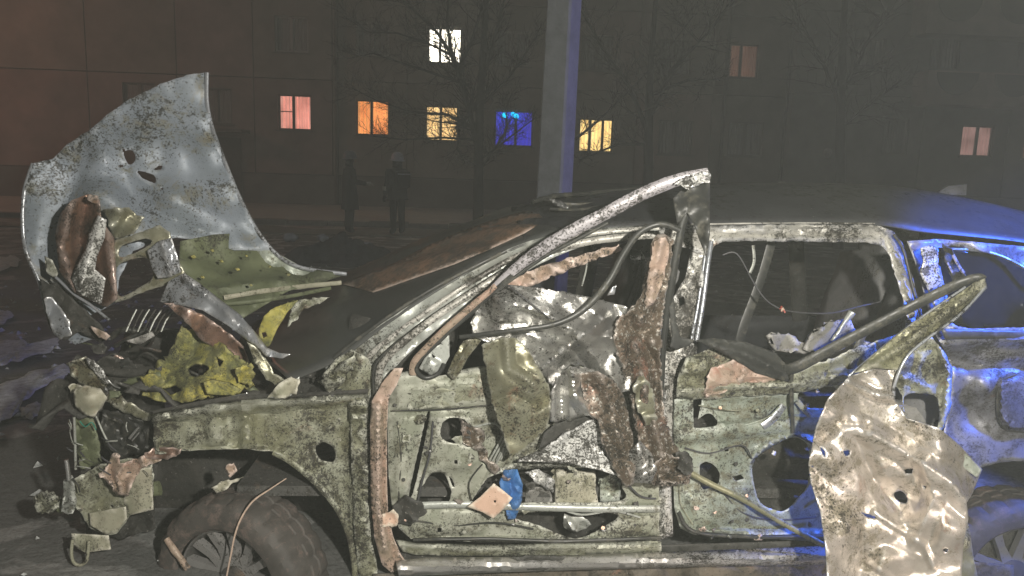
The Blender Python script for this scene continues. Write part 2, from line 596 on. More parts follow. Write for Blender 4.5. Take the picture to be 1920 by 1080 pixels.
dirty('seat', (0.20, 0.20, 0.20), (0.13, 0.13, 0.13), dirt=(0.13, 0.12, 0.10), dirt_amt=0.25, rust_amt=0.0, speck=0.2, metallic=0.0, rough=0.85, off=101, edge=0.12)
dirty('seat_light', (0.24, 0.23, 0.21), (0.16, 0.16, 0.15), dirt=(0.06, 0.055, 0.045), dirt_amt=0.3, rust_amt=0.0, speck=0.4, metallic=0.0, rough=0.8, off=105)
dirty('blue_cloth', (0.05, 0.17, 0.42), (0.03, 0.10, 0.28), dirt=(0.03, 0.03, 0.04), dirt_amt=0.25, rust_amt=0.0, speck=0.3, metallic=0.0, rough=0.6, off=109, bumpy=0.8, edge=0.12)
dirty('card', (0.62, 0.42, 0.32), (0.5, 0.34, 0.25), dirt=(0.16, 0.12, 0.07), dirt_amt=0.26, rust_amt=0.0, speck=0.25, metallic=0.0, rough=0.6, off=113)
dirty('rail_grey', (0.42, 0.44, 0.41), (0.32, 0.33, 0.30), dirt=(0.10, 0.09, 0.06), dirt_amt=0.3, rust_amt=0.06, speck=0.45, metallic=0.3, rough=0.4, off=117)
dirty('lavender', (0.50, 0.48, 0.50), (0.38, 0.36, 0.38), dirt=(0.10, 0.085, 0.08), dirt_amt=0.22, rust_amt=0.05, speck=0.9, metallic=0.25, rough=0.4, off=121, speck_scale=150)
dirty('windscreen', (0.048, 0.050, 0.048), (0.036, 0.038, 0.036), dirt=(0.085, 0.08, 0.07), dirt_amt=0.15, rust=(0.12, 0.07, 0.045), rust_amt=0.08, speck=0.1, metallic=0.0, rough=0.38, off=125, scale=0.5, bumpy=0.05, edge=0.12)
plain('side_glass', (0.012, 0.013, 0.014), 0.08, 0.0, 0.3, 6, spec=0.12)
dirty('orange_rust', (0.19, 0.115, 0.072), (0.12, 0.078, 0.054), dirt=(0.05, 0.043, 0.035), dirt_amt=0.75, rust=(0.42, 0.2, 0.12), rust_amt=0.2, speck=0.2, metallic=0.0, rough=0.5, off=129)
plain('chrome', (0.7, 0.7, 0.7), 0.18, 0.9, 0.15, 30)
plain('red_plastic', (0.35, 0.07, 0.05), 0.5)
plain('wire', (0.05, 0.05, 0.055), 0.5)
plain('wire_pale', (0.45, 0.34, 0.27), 0.7, 0, 0.25, 60)
plain('green_plastic', (0.02, 0.20, 0.15), 0.4)

# ------------------------------------------------------------------ setting: ground, road edge, pavement
plain('curtain_dark', (0.02, 0.02, 0.02), 0.8)


def ground_mat(name, a, b, slush, amt, scale=0.8, rough=0.7):
    nt, bs, vec = base_mat(name)
    c = mixc(nt, ramp(nt, noise(nt, vec, 3.0, 8, 0.7), 0.35, 0.65), a, b)
    mp = nt.nodes.new('ShaderNodeMapping')
    mp.inputs['Scale'].default_value = (0.8, 1.0, 1.0)
    nt.links.new(vec, mp.inputs[0])
    f = ramp(nt, noise(nt, mp.outputs[0], scale, 7, 0.62, 2.0, 0.6), 0.60 - amt * 0.2, 0.66 - amt * 0.2)
    c = mixc(nt, math_(nt, 'MULTIPLY', f, 0.75), c, slush)
    g = ramp(nt, noise(nt, vec, 70, 3, 0.6, 5), 0.5, 0.72)
    c = mixc(nt, math_(nt, 'MULTIPLY', g, 0.5), c, (0.02, 0.02, 0.02))
    nt.links.new(c, bs.inputs['Base Color'])
    r_ = nt.nodes.new('ShaderNodeMapRange')
    r_.inputs['To Min'].default_value = rough
    r_.inputs['To Max'].default_value = 0.35
    nt.links.new(f, r_.inputs['Value'])
    nt.links.new(r_.outputs[0], bs.inputs['Roughness'])
    bp = nt.nodes.new('ShaderNodeBump')
    bp.inputs['Strength'].default_value = 0.8
    bp.inputs['Distance'].default_value = 0.03
    nt.links.new(noise(nt, vec, 16, 8, 0.7), bp.inputs['Height'])
    nt.links.new(bp.outputs[0], bs.inputs['Normal'])


ground_mat('asphalt', (0.11, 0.113, 0.11), (0.16, 0.162, 0.157), (0.34, 0.345, 0.34), 0.4, 2.2)
ground_mat('verge', (0.10, 0.095, 0.08), (0.16, 0.15, 0.125), (0.3, 0.29, 0.27), 0.4, 0.5)
ground_mat('paving', (0.34, 0.32, 0.28), (0.42, 0.395, 0.35), (0.12, 0.11, 0.1), 0.3, 0.9)
plain('kerb', (0.16, 0.15, 0.14), 0.8, 0, 0.3, 5)
plain('facade', (0.205, 0.185, 0.16), 0.9, 0, 0.34, 0.7, bumpy=0.2)
plain('facade_pink', (0.225, 0.175, 0.158), 0.9, 0, 0.34, 0.8, bumpy=0.2)
plain('facade_grey', (0.135, 0.132, 0.128), 0.9, 0, 0.4, 0.8, bumpy=0.2)
plain('plinth', (0.13, 0.12, 0.11), 0.9, 0, 0.25, 1.6, bumpy=0.3)
plain('joint', (0.06, 0.055, 0.05), 0.9)
plain('win_frame', (0.30, 0.29, 0.28), 0.5, 0, 0.1)
plain('win_frame_dark', (0.10, 0.085, 0.075), 0.6, 0, 0.2)
plain('dark_room', (0.045, 0.043, 0.042), 0.25, 0, 0.3, 1.5)
plain('grey_blind', (0.16, 0.16, 0.165), 0.6, 0, 0.3, 3)
plain('concrete', (0.15, 0.16, 0.175), 0.85, 0, 0.22, 7, bumpy=0.4)
plain('bark', (0.030, 0.028, 0.022), 0.9, 0, 0.4, 14, bumpy=0.5)
plain('twig_bark', (0.034, 0.032, 0.025), 0.9, 0, 0.3, 20)
plain('coat', (0.012, 0.013, 0.014), 0.85, 0, 0.3, 20)
plain('helmet_pale', (0.36, 0.38, 0.46), 0.35, 0, 0.2, 20)
plain('helmet_dim', (0.13, 0.14, 0.17), 0.4, 0, 0.2, 20)
plain('reflective', (0.42, 0.42, 0.40), 0.3, 0.2, 0.1)
plain('skin', (0.32, 0.20, 0.15), 0.6)
plain('slush', (0.24, 0.26, 0.32), 0.6, 0, 0.35, 9, bumpy=0.6)
plain('slush_grey', (0.56, 0.58, 0.57), 0.6, 0, 0.4, 22, bumpy=0.8)
plain('soil', (0.05, 0.052, 0.06), 0.9, 0, 0.4, 8, bumpy=0.8)

# ground: one big sheet
gm = MB()
N = 60
xs = np.concatenate([np.linspace(-120, -8, 10), np.linspace(-7, 8, 40), np.linspace(10, 120, 10)])
ys = np.concatenate([np.linspace(-30, -3, 6), np.linspace(-2.6, 12, 40), np.linspace(13, 160, 14)])
GX, GY = np.meshgrid(xs, ys)
GZ = fbm(GX.ravel() * 1.4, GY.ravel() * 1.4, 3, 4) * 0.018
GZ = np.where((np.abs(GX.ravel()) < 9) & (GY.ravel() < 12), GZ, 0) - 0.01
gv = np.stack([GX.ravel(), GY.ravel(), GZ], 1)
nx = len(xs)
gf = [(j * nx + i, j * nx + i + 1, (j + 1) * nx + i + 1, (j + 1) * nx + i) for j in range(len(ys) - 1) for i in range(nx - 1)]
tag(mesh('ground', gv, gf, 'asphalt'), kind='structure')

WALL_Y = 24.6
ky = gnd(560, 424).y          # kerb line across the far side of the road
m = MB()
m.box((-60, ky + 0.28, -0.2), (60, WALL_Y - 0.01, 0.10))
tag(m.build('pavement', 'paving'), kind='structure')
m = MB()
m.box((-60, ky - 2.2, -0.1), (60, ky - 0.004, 0.02))
tag(m.build('verge', 'verge'), kind='structure')
kroot = empty('kerb', (0, ky, 0))
kb = MB()
kb.box((-0.49, 0, -0.1), (0.49, 0.25, 0.15))
kme = None
for i in range(-16, 17):
    if kme is None:
        o = kb.build('kerb_stone', 'kerb', kroot, bevel=0.02)
        kme = o
        o.matrix_parent_inverse = Matrix.Identity(4)
    else:
        c = kme.copy()
        COL.objects.link(c)
        c.parent = kroot
        o = c
    o.location = (i * 1.0, 0, random.Random(i).uniform(-0.02, 0.02))
kroot['kind'] = 'structure'

# ------------------------------------------------------------------ apartment building behind
def lit_mat(name, c1, c2, strength, stripes=10.0, top=None):
    nt, bs, vec = base_mat(name)
    wv = nt.nodes.new('ShaderNodeTexWave')
    wv.wave_type = 'BANDS'
    wv.bands_direction = 'X'
    wv.inputs['Scale'].default_value = stripes
    wv.inputs['Distortion'].default_value = 3.0
    wv.inputs['Detail'].default_value = 3.0
    nt.links.new(vec, wv.inputs['Vector'])
    n = noise(nt, vec, 3.0, 3, 0.5)
    f = math_(nt, 'ADD', math_(nt, 'MULTIPLY', wv.outputs['Fac'], 0.6), math_(nt, 'MULTIPLY', n, 0.5))
    c = mixc(nt, f, c1, c2)
    nt.links.new(c, bs.inputs['Base Color'])
    dim = ramp(nt, noise(nt, vec, 1.7, 4, 0.6, 8.0), 0.25, 0.62)
    c = mixc(nt, dim, tuple(x * 0.45 for x in c1), c)
    nt.links.new(c, bs.inputs['Emission Color'])
    bs.inputs['Emission Strength'].default_value = strength
    bs.inputs['Roughness'].default_value = 0.9


lit_mat('lit_pink', (0.95, 0.42, 0.33), (1.0, 0.58, 0.48), 0.85)
lit_mat('lit_orange', (0.85, 0.30, 0.07), (1.0, 0.55, 0.20), 1.15)
lit_mat('lit_warm', (0.95, 0.66, 0.28), (1.0, 0.80, 0.46), 1.25)
lit_mat('lit_white', (1.0, 0.93, 0.78), (1.0, 0.97, 0.90), 6.0)
lit_mat('lit_yellow', (0.98, 0.72, 0.28), (1.0, 0.82, 0.42), 1.4)
lit_mat('blue_reflection', (0.035, 0.035, 0.80), (0.10, 0.08, 0.95), 0.6)  # blue beacon reflected in the pane, given as a glowing curtain colour
lit_mat('lit_dim_pink', (0.40, 0.22, 0.19), (0.52, 0.33, 0.30), 0.75, 14)
lit_mat('lit_dim_red', (0.15, 0.06, 0.04), (0.24, 0.12, 0.08), 0.55, 6)
plain('beacon_glint', (0.02, 0.5, 1.0), 0.3, 0, 0, emit=2.6, ecol=(0.0, 0.55, 1.0))  # glint of the reflected beacon, put into an emissive colour
nt_, bs_, _ = base_mat('glass')
bs_.inputs['Base Color'].default_value = (1, 1, 1, 1)
bs_.inputs['Roughness'].default_value = 0.05
bs_.inputs['Alpha'].default_value = 0.12


def glass(o):
    return o


def wx(u, v=240, Y=None):
    return at(u, v, WALL_Y if Y is None else Y)


def window(root, u0, u1, v0, v1, Y, kind, mull=0.5, frame='win_frame', transom=None, curtain_gap=0.0):
    """recessed window with frame, sashes, glass panes and curtain or dark room behind"""
    a, b = at(u0, v1, Y), at(u1, v0, Y)
    c, d_ = at(u1, v1, Y), at(u0, v0, Y)
    x0, x1 = (a.x + d_.x) / 2, (b.x + c.x) / 2
    z0, z1 = (a.z + c.z) / 2, (b.z + d_.z) / 2
    f = MB()
    t = 0.06
    yf, yb = Y + 0.10, Y + 0.17
    f.box((x0, yf, z0), (x0 + t, yb, z1))
    f.box((x1 - t, yf, z0), (x1, yb, z1))
    f.box((x0 + t, yf, z0), (x1 - t, yb, z0 + t))
    f.box((x0 + t, yf, z1 - t), (x1 - t, yb, z1))
    mx = [x0 + (x1 - x0) * k for k in (mull if isinstance(mull, tuple) else (mull,))]
    for q in mx:
        f.box((q - 0.045, yf - 0.004, z0 + t), (q + 0.045, yb - 0.004, z1 - t))
    if transom:
        zz = z0 + (z1 - z0) * transom[0]
        f.box((x0 + t, yf + 0.01, zz - 0.015), (mx[0] - 0.045, yb - 0.01, zz + 0.015))
    wn = f.build('window', frame, root)
    edges = [x0 + t] + [e for q in mx for e in (q - 0.045, q + 0.045)] + [x1 - t]
    for k in range(0, len(edges), 2):
        p = MB()
        p.box((edges[k], Y + 0.13, z0 + t), (edges[k + 1], Y + 0.138, z1 - t))
        p.build('pane', 'glass', wn)
    # curtain: a wavy sheet behind the glass
    n = 48
    vs, fs = [], []
    for i in range(n + 1):
        x = x0 + 0.02 + (x1 - x0 - 0.04) * i / n
        y = Y + 0.26 + 0.03 * math.sin(i * 1.25) + 0.015 * math.sin(i * 2.7 + 1)
        vs += [(x, y, z0 + 0.02), (x, y, z1 - 0.02)]
    for i in range(n):
        fs.append((2 * i, 2 * i + 2, 2 * i + 3, 2 * i + 1))
    mesh('curtain', vs, fs, kind, wn)
    s = MB()
    s.box((x0 - 0.08, Y - 0.07, z0 - 0.05), (x1 + 0.08, Y + 0.10, z0 - 0.004))
    s.build('sill', 'plinth', wn)
    return (x0, x1, z0, z1)


def facade(root, Y, xedges, zedges, wins, mats, depth=0.35, gap=0.02, rng=random.Random(4)):
    """precast wall panels, one object each, with a hole where a window stands"""
    for i in range(len(xedges) - 1):
        for j in range(len(zedges) - 1):
            X0, X1, Z0, Z1 = xedges[i] + gap, xedges[i + 1] - gap, zedges[j] + gap, zedges[j + 1] - gap
            hit = [w_ for w_ in wins if X0 + 0.05 < (w_[0] + w_[1]) / 2 < X1 - 0.05 and Z0 + 0.05 < (w_[2] + w_[3]) / 2 < Z1 - 0.05]
            p = MB()
            if hit:
                a, b, c, d_ = hit[0]
                a, b, c, d_ = max(a, X0 + 0.02), min(b, X1 - 0.02), max(c, Z0 + 0.02), min(d_, Z1 - 0.02)
                p.box((X0, Y, Z0), (a, Y + depth, Z1))
                p.box((b, Y, Z0), (X1, Y + depth, Z1))
                p.box((a, Y, Z0), (b, Y + depth, c))
                p.box((a, Y, d_), (b, Y + depth, Z1))
            else:
                p.box((X0, Y, Z0), (X1, Y + depth, Z1))
            p.build('wall_panel', mats[(i * 3 + j) % len(mats)] if isinstance(mats, (list, tuple)) else mats(i, j), root)


bld = empty('apartment_building', (wx(700).x, WALL_Y, 0))
tag(bld, 'long grey-brown apartment block with several lit windows behind the bare trees', 'building')
W = []
row = [  # lower row, then upper row
    (521, 584, 177, 244, 'lit_pink', 0.45, 'win_frame_dark', (0.52,)),
    (667, 730, 187, 254, 'lit_orange', 0.46, 'win_frame_dark', None),
    (797, 859, 198, 265, 'lit_warm', 0.47, 'win_frame_dark', None),
    (927, 1000, 207, 275, 'blue_reflection', 0.55, 'win_frame_dark', None),
    (1085, 1150, 222, 286, 'lit_yellow', (0.33, 0.70), 'win_frame_dark', None),
    (1235, 1300, 225, 290, 'dark_room', 0.5, 'win_frame_dark', None),
    (1365, 1430, 228, 293, 'grey_blind', 0.5, 'win_frame_dark', None),
    (515, 578, 30, 98, 'dark_room', 0.48, 'win_frame', None),
    (668, 730, 40, 105, 'dark_room', 0.48, 'win_frame', None),
    (802, 866, 51, 119, 'lit_white', 0.36, 'win_frame_dark', None),
    (930, 995, 58, 124, 'grey_blind', 0.55, 'win_frame', None),
    (1090, 1150, 66, 132, 'dark_room', 0.5, 'win_frame_dark', None),
    (1235, 1298, 74, 140, 'dark_room', 0.5, 'win_frame_dark', None),
    (1368, 1424, 82, 146, 'lit_dim_red', 0.4, 'win_frame_dark', None),
    (375, 435, 165, 232, 'dark_room', 0.5, 'win_frame_dark', None),
    (230, 292, 155, 220, 'dark_room', 0.5, 'win_frame_dark', None),
]
for (a, b, c, d_, k, mu, fr, tr) in row:
    W.append(window(bld, a, b, c, d_, WALL_Y, k, mu, fr, tr))
cxs = sorted({round((w_[0] + w_[1]) / 2, 1) for w_ in W[:7] + W[14:]})
xe = [(cxs[i] + cxs[i + 1]) / 2 for i in range(len(cxs) - 1)]
xe = [xe[0] - 12.6, xe[0] - 9.6, xe[0] - 6.4, xe[0] - 3.0] + xe + [wx(1478).x]
z_lo = (W[2][2] + W[9][3]) / 2
ze = [0.9, 0.9 + (W[0][2] - 0.9) * 0.0 + 0.02]
zmid = (W[2][3] + W[9][2]) / 2
ze = [1.15, zmid, zmid + 2.75, zmid + 5.5, zmid + 8.2]
facade(bld, WALL_Y, xe, ze, W, lambda i, j: ('facade_pink' if (i < 6 and j == 0) or (i + j) % 5 == 0 else 'facade'))
p = MB()
p.box((xe[0], WALL_Y - 0.06, -0.1), (xe[-1], WALL_Y + 0.35, 1.13))
p.build('plinth', 'plinth', bld)
p = MB()
p.box((xe[0], WALL_Y + 0.45, -0.1), (xe[-1], WALL_Y + 0.6, ze[-1]))
p.build('rear_wall', 'joint', bld)
p = MB()
p.box((xe[0] - 0.3, WALL_Y - 0.5, ze[-1] + 0.02), (xe[-1], WALL_Y + 9, ze[-1] + 0.3))
p.build('roof', 'joint', bld)
for u in (632, 1062, 1345):
    a_, b_ = at(u, 370, WALL_Y - .10), at(u, -60, WALL_Y - .10)
    tube('downpipe', [(a_.x, a_.y, .15), (a_.x, a_.y, 3.5), (a_.x, a_.y, 9.5)], .07, 'joint', bld, world=True, n=2)
a_, b_ = at(400, 372, WALL_Y - .06), at(452, 255, WALL_Y - .06)
m = MB()
m.box((a_.x, WALL_Y - .12, .1), (b_.x, WALL_Y - .065, 2.35))
en = m.build('entrance_door', 'joint', bld)
m = MB()
m.box((a_.x - .3, WALL_Y - 1.1, 2.5), (b_.x + .3, WALL_Y - .004, 2.62))
m.build('entrance_canopy', 'plinth', bld)
# glowing balls standing in for a beacon's reflection in the blue window
q = bld
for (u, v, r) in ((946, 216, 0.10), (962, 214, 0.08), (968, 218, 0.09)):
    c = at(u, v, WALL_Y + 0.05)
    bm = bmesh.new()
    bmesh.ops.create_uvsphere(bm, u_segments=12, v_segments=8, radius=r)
    me = bpy.data.meshes.new('reflected_beacon')
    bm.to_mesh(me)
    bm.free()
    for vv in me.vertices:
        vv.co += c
    me.materials.append(MATS['beacon_glint'])
    link(bpy.data.objects.new('reflected_beacon', me), bld)

Y2 = WALL_Y - 1.2
bl2 = empty('apartment_building', (at(1700, 250, Y2).x, Y2, 0))
tag(bl2, 'darker grey apartment wing at right with round-patterned balconies', 'building')
W2 = []
for (a, b, c, d_, k, mu, fr) in (
        (1803, 1864, 235, 294, 'lit_dim_pink', 0.52, 'win_frame_dark'),
        (1655, 1703, 222, 290, 'dark_room', 0.5, 'win_frame_dark'),
        (1920, 1985, 240, 300, 'lit_dim_red', 0.5, 'win_frame_dark'),
        (1735, 1800, 70, 130, 'grey_blind', 0.5, 'win_frame_dark'),
        (1850, 1915, 76, 136, 'dark_room', 0.5, 'win_frame_dark'),
        (1600, 1660, 70, 135, 'dark_room', 0.5, 'win_frame_dark')):
    W2.append(window(bl2, a, b, c, d_, Y2, k, mu, fr))
xa = at(1480, 250, Y2).x
xe2 = [xa, at(1580, 250, Y2).x, at(1728, 250, Y2).x, at(1890, 250, Y2).x, at(2030, 250, Y2).x, at(2200, 250, Y2).x, at(2400, 250, Y2).x]
facade(bl2, Y2, xe2, [1.1, zmid + .05, zmid + 2.8, zmid + 5.55, zmid + 8.25], W2, lambda i, j: 'facade_grey')
p = MB()
p.box((xe2[0], Y2 - 0.06, -0.1), (xe2[-1], Y2 + 0.35, 1.08))
p.build('plinth', 'plinth', bl2)
p = MB()
p.box((xe2[0], Y2 + 0.45, -0.1), (xe2[-1], Y2 + 0.6, zmid + 8.2))
p.build('rear_wall', 'joint', bl2)
p = MB()
p.box((xe2[0] - 0.1, Y2 - 0.4, zmid + 8.28), (xe2[-1], Y2 + 9, zmid + 8.6))
p.build('roof', 'joint', bl2)
c = at(1552, 287, Y2 - 0.02)
bm = bmesh.new()
bmesh.ops.create_uvsphere(bm, u_segments=14, v_segments=8, radius=0.17)
me = bpy.data.meshes.new('wall_lamp')
bm.to_mesh(me)
bm.free()
for vv in me.vertices:
    vv.co = Vector((vv.co.x, vv.co.y * 0.4, vv.co.z * 1.1)) + c
me.materials.append(MATS['win_frame'])
link(bpy.data.objects.new('wall_lamp', me), bl2)


def balcony(u0, u1, v0, v1):
    a, b = at(u0, v1, Y2 - 0.9), at(u1, v0, Y2 - 0.9)
    x0, x1, z0, z1 = a.x, b.x, a.z, b.z
    m_ = MB()
    m_.box((x0, Y2 - 0.9, z0), (x1, Y2 - 0.82, z1))
    m_.box((x0, Y2 - 0.82, z0), (x0 + 0.08, Y2 - 0.004, z1))
    m_.box((x1 - 0.08, Y2 - 0.82, z0), (x1, Y2 - 0.004, z1))
    m_.box((x0 + 0.08, Y2 - 0.82, z0), (x1 - 0.08, Y2 - 0.004, z0 + 0.12))
    bo = m_.build('balcony', 'facade_pink', bl2)
    k = 2
    for i in range(k):
        cx = x0 + (x1 - x0) * (i + 0.5) / k
        r = (x1 - x0) / k * 0.36
        n = 18
        vs = [(cx + r * math.cos(math.pi + math.pi * t / n), Y2 - 0.925, z1 - 0.05 + r * math.sin(math.pi + math.pi * t / n)) for t in range(n + 1)]
        vs2 = [(x, Y2 - 0.902, z) for (x, y, z) in vs]
        L = n + 1
        fs = [tuple(range(L)), tuple(range(2 * L - 1, L - 1, -1))] + [(i_, L + i_, L + (i_ + 1) % L, (i_ + 1) % L) for i_ in range(L)]
        mesh('round_ornament', vs + vs2, fs, 'joint', bo, smooth=False)


balcony(1735, 1975, 0, 62)
balcony(1735, 1960, 140, 195)

# ------------------------------------------------------------------ concrete pole
pr = at(1040, 360, 3.7)
pb = Vector((pr.x - 0.02, 3.7, 0))
n = 10
vs, fs = [], []
ca, sa = math.cos(R(-32)), math.sin(R(-32))
for i in range(n + 1):
    z = -0.1 + 8.6 * i / n
    h = 0.155 - 0.010 * i * 0.55
    for (a, b) in ((-1, -0.85), (-0.85, -1), (0.85, -1), (1, -0.85), (1, 0.85), (0.85, 1), (-0.85, 1), (-1, 0.85)):
        x, y = a * h * 0.80, b * h * 0.80
        vs.append((pb.x + 0.013 * z + x * ca - y * sa, pb.y + x * sa + y * ca, z))
for i in range(n):
    for k in range(8):
        fs.append((i * 8 + k, i * 8 + (k + 1) % 8, (i + 1) * 8 + (k + 1) % 8, (i + 1) * 8 + k))
fs.append(tuple(n * 8 + k for k in range(8)))
po = mesh('concrete_pole', vs, fs, 'concrete', None, smooth=True, ang=20)
tag(po, 'tall grey concrete lamp post lit violet along its right side behind the car', 'pole')

# ------------------------------------------------------------------ bare trees
def tree(name, base, limbs, label, seed, trunk_pts, tr, tips=5, spread=0.55, maxlev=4):
    rng = random.Random(seed)
    root = empty(name, (base.x, base.y, 0))
    tag(root, label, 'tree', 'bare trees in front of the apartment block')
    tube('trunk', trunk_pts, tr, 'bark', root, sides=9, n=6, wob=0.08, world=True)
    cr = MB()

    def grow(p, d, L, r, lev):
        k = 3 if lev < 3 else 2
        q = p.copy()
        dd = d.copy()
        for i in range(k):
            dd = (dd + Vector((rng.uniform(-1, 1), rng.uniform(-1, 1), rng.uniform(-0.6, 0.8))) * 0.22).normalized()
            q2 = q + dd * (L / k)
            r2 = r * (0.82 if lev < maxlev else 0.7)
            cr.bar(q, q2, r, r2, 5 if lev < 2 else 3)
            if lev < maxlev:
                for _ in range(2 if lev < 3 else 1):
                    sd = (dd + Vector((rng.uniform(-1, 1), rng.uniform(-1, 1), rng.uniform(-0.7, 0.9))) * (spread + 0.4)).normalized()
                    grow(q2, sd, L * rng.uniform(0.42, 0.68), max(r2 * 0.66, .004), lev + 1)
            q, r = q2, r2
    for pts in limbs:
        P = [Vector(p[:3]) for p in pts]
        r = pts[0][3]
        for i in range(len(P) - 1):
            r2 = r * 0.74
            cr.bar(P[i], P[i + 1], r, r2, 6)
            d = (P[i + 1] - P[i])
            for _ in range(tips):
                t = rng.uniform(0.1, 1)
                q = P[i] + d * t
                sd = (d.normalized() * 0.6 + Vector((rng.uniform(-1, 1), rng.uniform(-0.8, 0.8), rng.uniform(-0.5, 1)))).normalized()
                grow(q, sd, rng.uniform(0.5, 1.0) * d.length * 0.75, r2 * 0.42, 2)
            r = r2
    cr.build('crown', 'twig_bark', root)
    return root


TY = 13.0


def tp(u, v, r=None, Y=TY):
    p = at(u, v, Y)
    return (p.x, p.y, p.z, r) if r else p


b0 = tp(897, 430)
b0.z = 0
tree('bare_tree', b0, [
    [tp(898, 285, .07), tp(870, 170), tp(850, 105), tp(815, 55), tp(760, 5), tp(700, -60)],
    [tp(866, 160, .05), tp(845, 90), tp(838, 40), tp(842, -30)],
    [tp(860, 130, .045), tp(885, 75), tp(905, 10), tp(925, -60)],
    [tp(850, 105, .03), tp(800, 80), tp(745, 62), tp(690, 60), tp(645, 30)],
    [tp(898, 245, .04), tp(840, 215), tp(770, 210), tp(710, 190), tp(660, 165)],
    [tp(893, 262, .03), tp(830, 258), tp(760, 262), tp(700, 255)],
    [tp(905, 150, .05), tp(925, 80), tp(940, 20), tp(960, -50)],
    [tp(900, 200, .04), tp(950, 150), tp(985, 100), tp(1010, 60)],
    [tp(893, 200, .03), tp(862, 235), tp(858, 280), tp(872, 305)],
    [tp(899, 320, .03), tp(930, 275), tp(952, 240), tp(948, 205), tp(960, 175)],
    [tp(900, 300, .025), tp(950, 262), tp(985, 235), tp(1005, 220)],
    [tp(880, 160, .035), tp(820, 140), tp(760, 120), tp(700, 100), tp(650, 110)],
], 'large bare tree with spreading branches left of the concrete post', 7,
    [b0 - Vector((0, 0, .1)), tp(897, 350), tp(898, 280), tp(900, 200), tp(905, 120), tp(912, 0), tp(918, -120)],
    [.13, .11, .10, .09, .075, .055, .03], tips=11)
b1_ = tp(1215, 430, Y=11.5)
b1_.z = 0
tree('bare_tree', b1_, [
    [tp(1078, 262, .03, 11.5), tp(1120, 228, Y=11.5), tp(1180, 170, Y=11.5), tp(1250, 95, Y=11.5), tp(1300, 30, Y=11.5)],
    [tp(1215, 250, .05, 11.5), tp(1180, 160, Y=11.5), tp(1130, 90, Y=11.5), tp(1090, 20, Y=11.5)],
    [tp(1218, 220, .05, 11.5), tp(1260, 130, Y=11.5), tp(1330, 60, Y=11.5), tp(1380, -10, Y=11.5)],
    [tp(1215, 270, .03, 11.5), tp(1160, 270, Y=11.5), tp(1110, 290, Y=11.5), tp(1085, 300, Y=11.5)],
    [tp(1218, 180, .035, 11.5), tp(1290, 150, Y=11.5), tp(1350, 150, Y=11.5)],
], 'smaller bare tree with dark branches right of the concrete post', 11,
    [b1_ - Vector((0, 0, .1)), tp(1215, 350, Y=11.5), tp(1216, 250, Y=11.5), tp(1220, 120, Y=11.5), tp(1235, -60, Y=11.5)],
    [.12, .10, .085, .06, .03], tips=8)
b2_ = tp(1575, 430, Y=14)
b2_.z = 0
tree('bare_tree', b2_, [
    [tp(1575, 200, .05, 14), tp(1540, 110, Y=14), tp(1500, 40, Y=14), tp(1480, -30, Y=14)],
    [tp(1577, 180, .05, 14), tp(1620, 90, Y=14), tp(1660, 20, Y=14)],
    [tp(1576, 240, .03, 14), tp(1640, 190, Y=14), tp(1690, 150, Y=14)],
], 'thin bare tree before the darker wing on the right', 13,
    [b2_ - Vector((0, 0, .1)), tp(1575, 340, Y=14), tp(1576, 220, Y=14), tp(1580, 80, Y=14), tp(1588, -80, Y=14)],
    [.13, .11, .10, .08, .05], tips=7)

# ------------------------------------------------------------------ the wrecked car
cc = at(1170, 900, 0.8)
car = empty('wrecked_car', (cc.x, 0.85, 0))
tag(car, 'burst-open wrecked estate car, stripped grey-green side and bonnet torn upright', 'car')

# ---- roof: loft over the cabin
near = spline([(985, 462, .20), (1100, 432, .20), (1240, 424, .20), (1330, 423, .20), (1500, 421, .20), (1640, 422, .20), (1720, 434, .20), (1800, 442, .19), (1920, 455, .18), (2060, 480, .16), (2190, 530, .14)], 5)
crown = spline([(960, 400, .80), (1060, 372, .80), (1200, 354, .80), (1330, 346, .80), (1500, 343, .80), (1640, 347, .80), (1730, 358, .80), (1810, 374, .80), (1920, 402, .80), (2040, 440, .80), (2150, 500, .80)], 5)
NW = at_np(near[:, 0], near[:, 1], near[:, 2])
CW = at_np(crown[:, 0], crown[:, 1], crown[:, 2])
vs, fs = [], []
n = 22
L = len(NW)
for i in range(L):
    a, c = NW[i], CW[i]
    far = np.array((2 * c[0] - a[0] if False else a[0], 1.42, a[2] - 0.01))
    for j in range(n + 1):
        t = j / n
        s_ = 2 * t - 1
        y = a[1] + (far[1] - a[1]) * t
        prof = 1 - abs(s_) ** 2.3
        x = a[0] + (c[0] - a[0]) * prof
        z = a[2] + (c[2] - a[2]) * prof
        # two long pressed beads and torn, wavy front edge
        z -= 0.006 * (math.exp(-((t - 0.22) / 0.02) ** 2) + math.exp(-((t - 0.78) / 0.02) ** 2))
        k = max(0, 1 - i / 9)
        z += k * 0.03 * math.sin(j * 1.7 + i) * (0.5 + 0.5 * math.sin(j * 0.6))
        vs.append((x, y, z))
for i in range(L - 1):
    for j in range(n):
        fs.append((i * (n + 1) + j, (i + 1) * (n + 1) + j, (i + 1) * (n + 1) + j + 1, i * (n + 1) + j + 1))
mesh('roof', vs, fs, 'dark_paint', car, thick=0.004)
# antenna fin
p = [at(1752, 364, .80), at(1775, 349, .80), at(1811, 345, .80), at(1806, 366, .80)]
fv = [q + Vector((0, s_ * w_, 0)) for s_ in (-1, 1) for q, w_ in zip(p, (.004, .008, .008, .022))]
mesh('antenna_fin', fv, [(0, 1, 2, 3), (7, 6, 5, 4), (0, 4, 5, 1), (1, 5, 6, 2), (2, 6, 7, 3), (3, 7, 4, 0)], 'quarter', car, smooth=False)
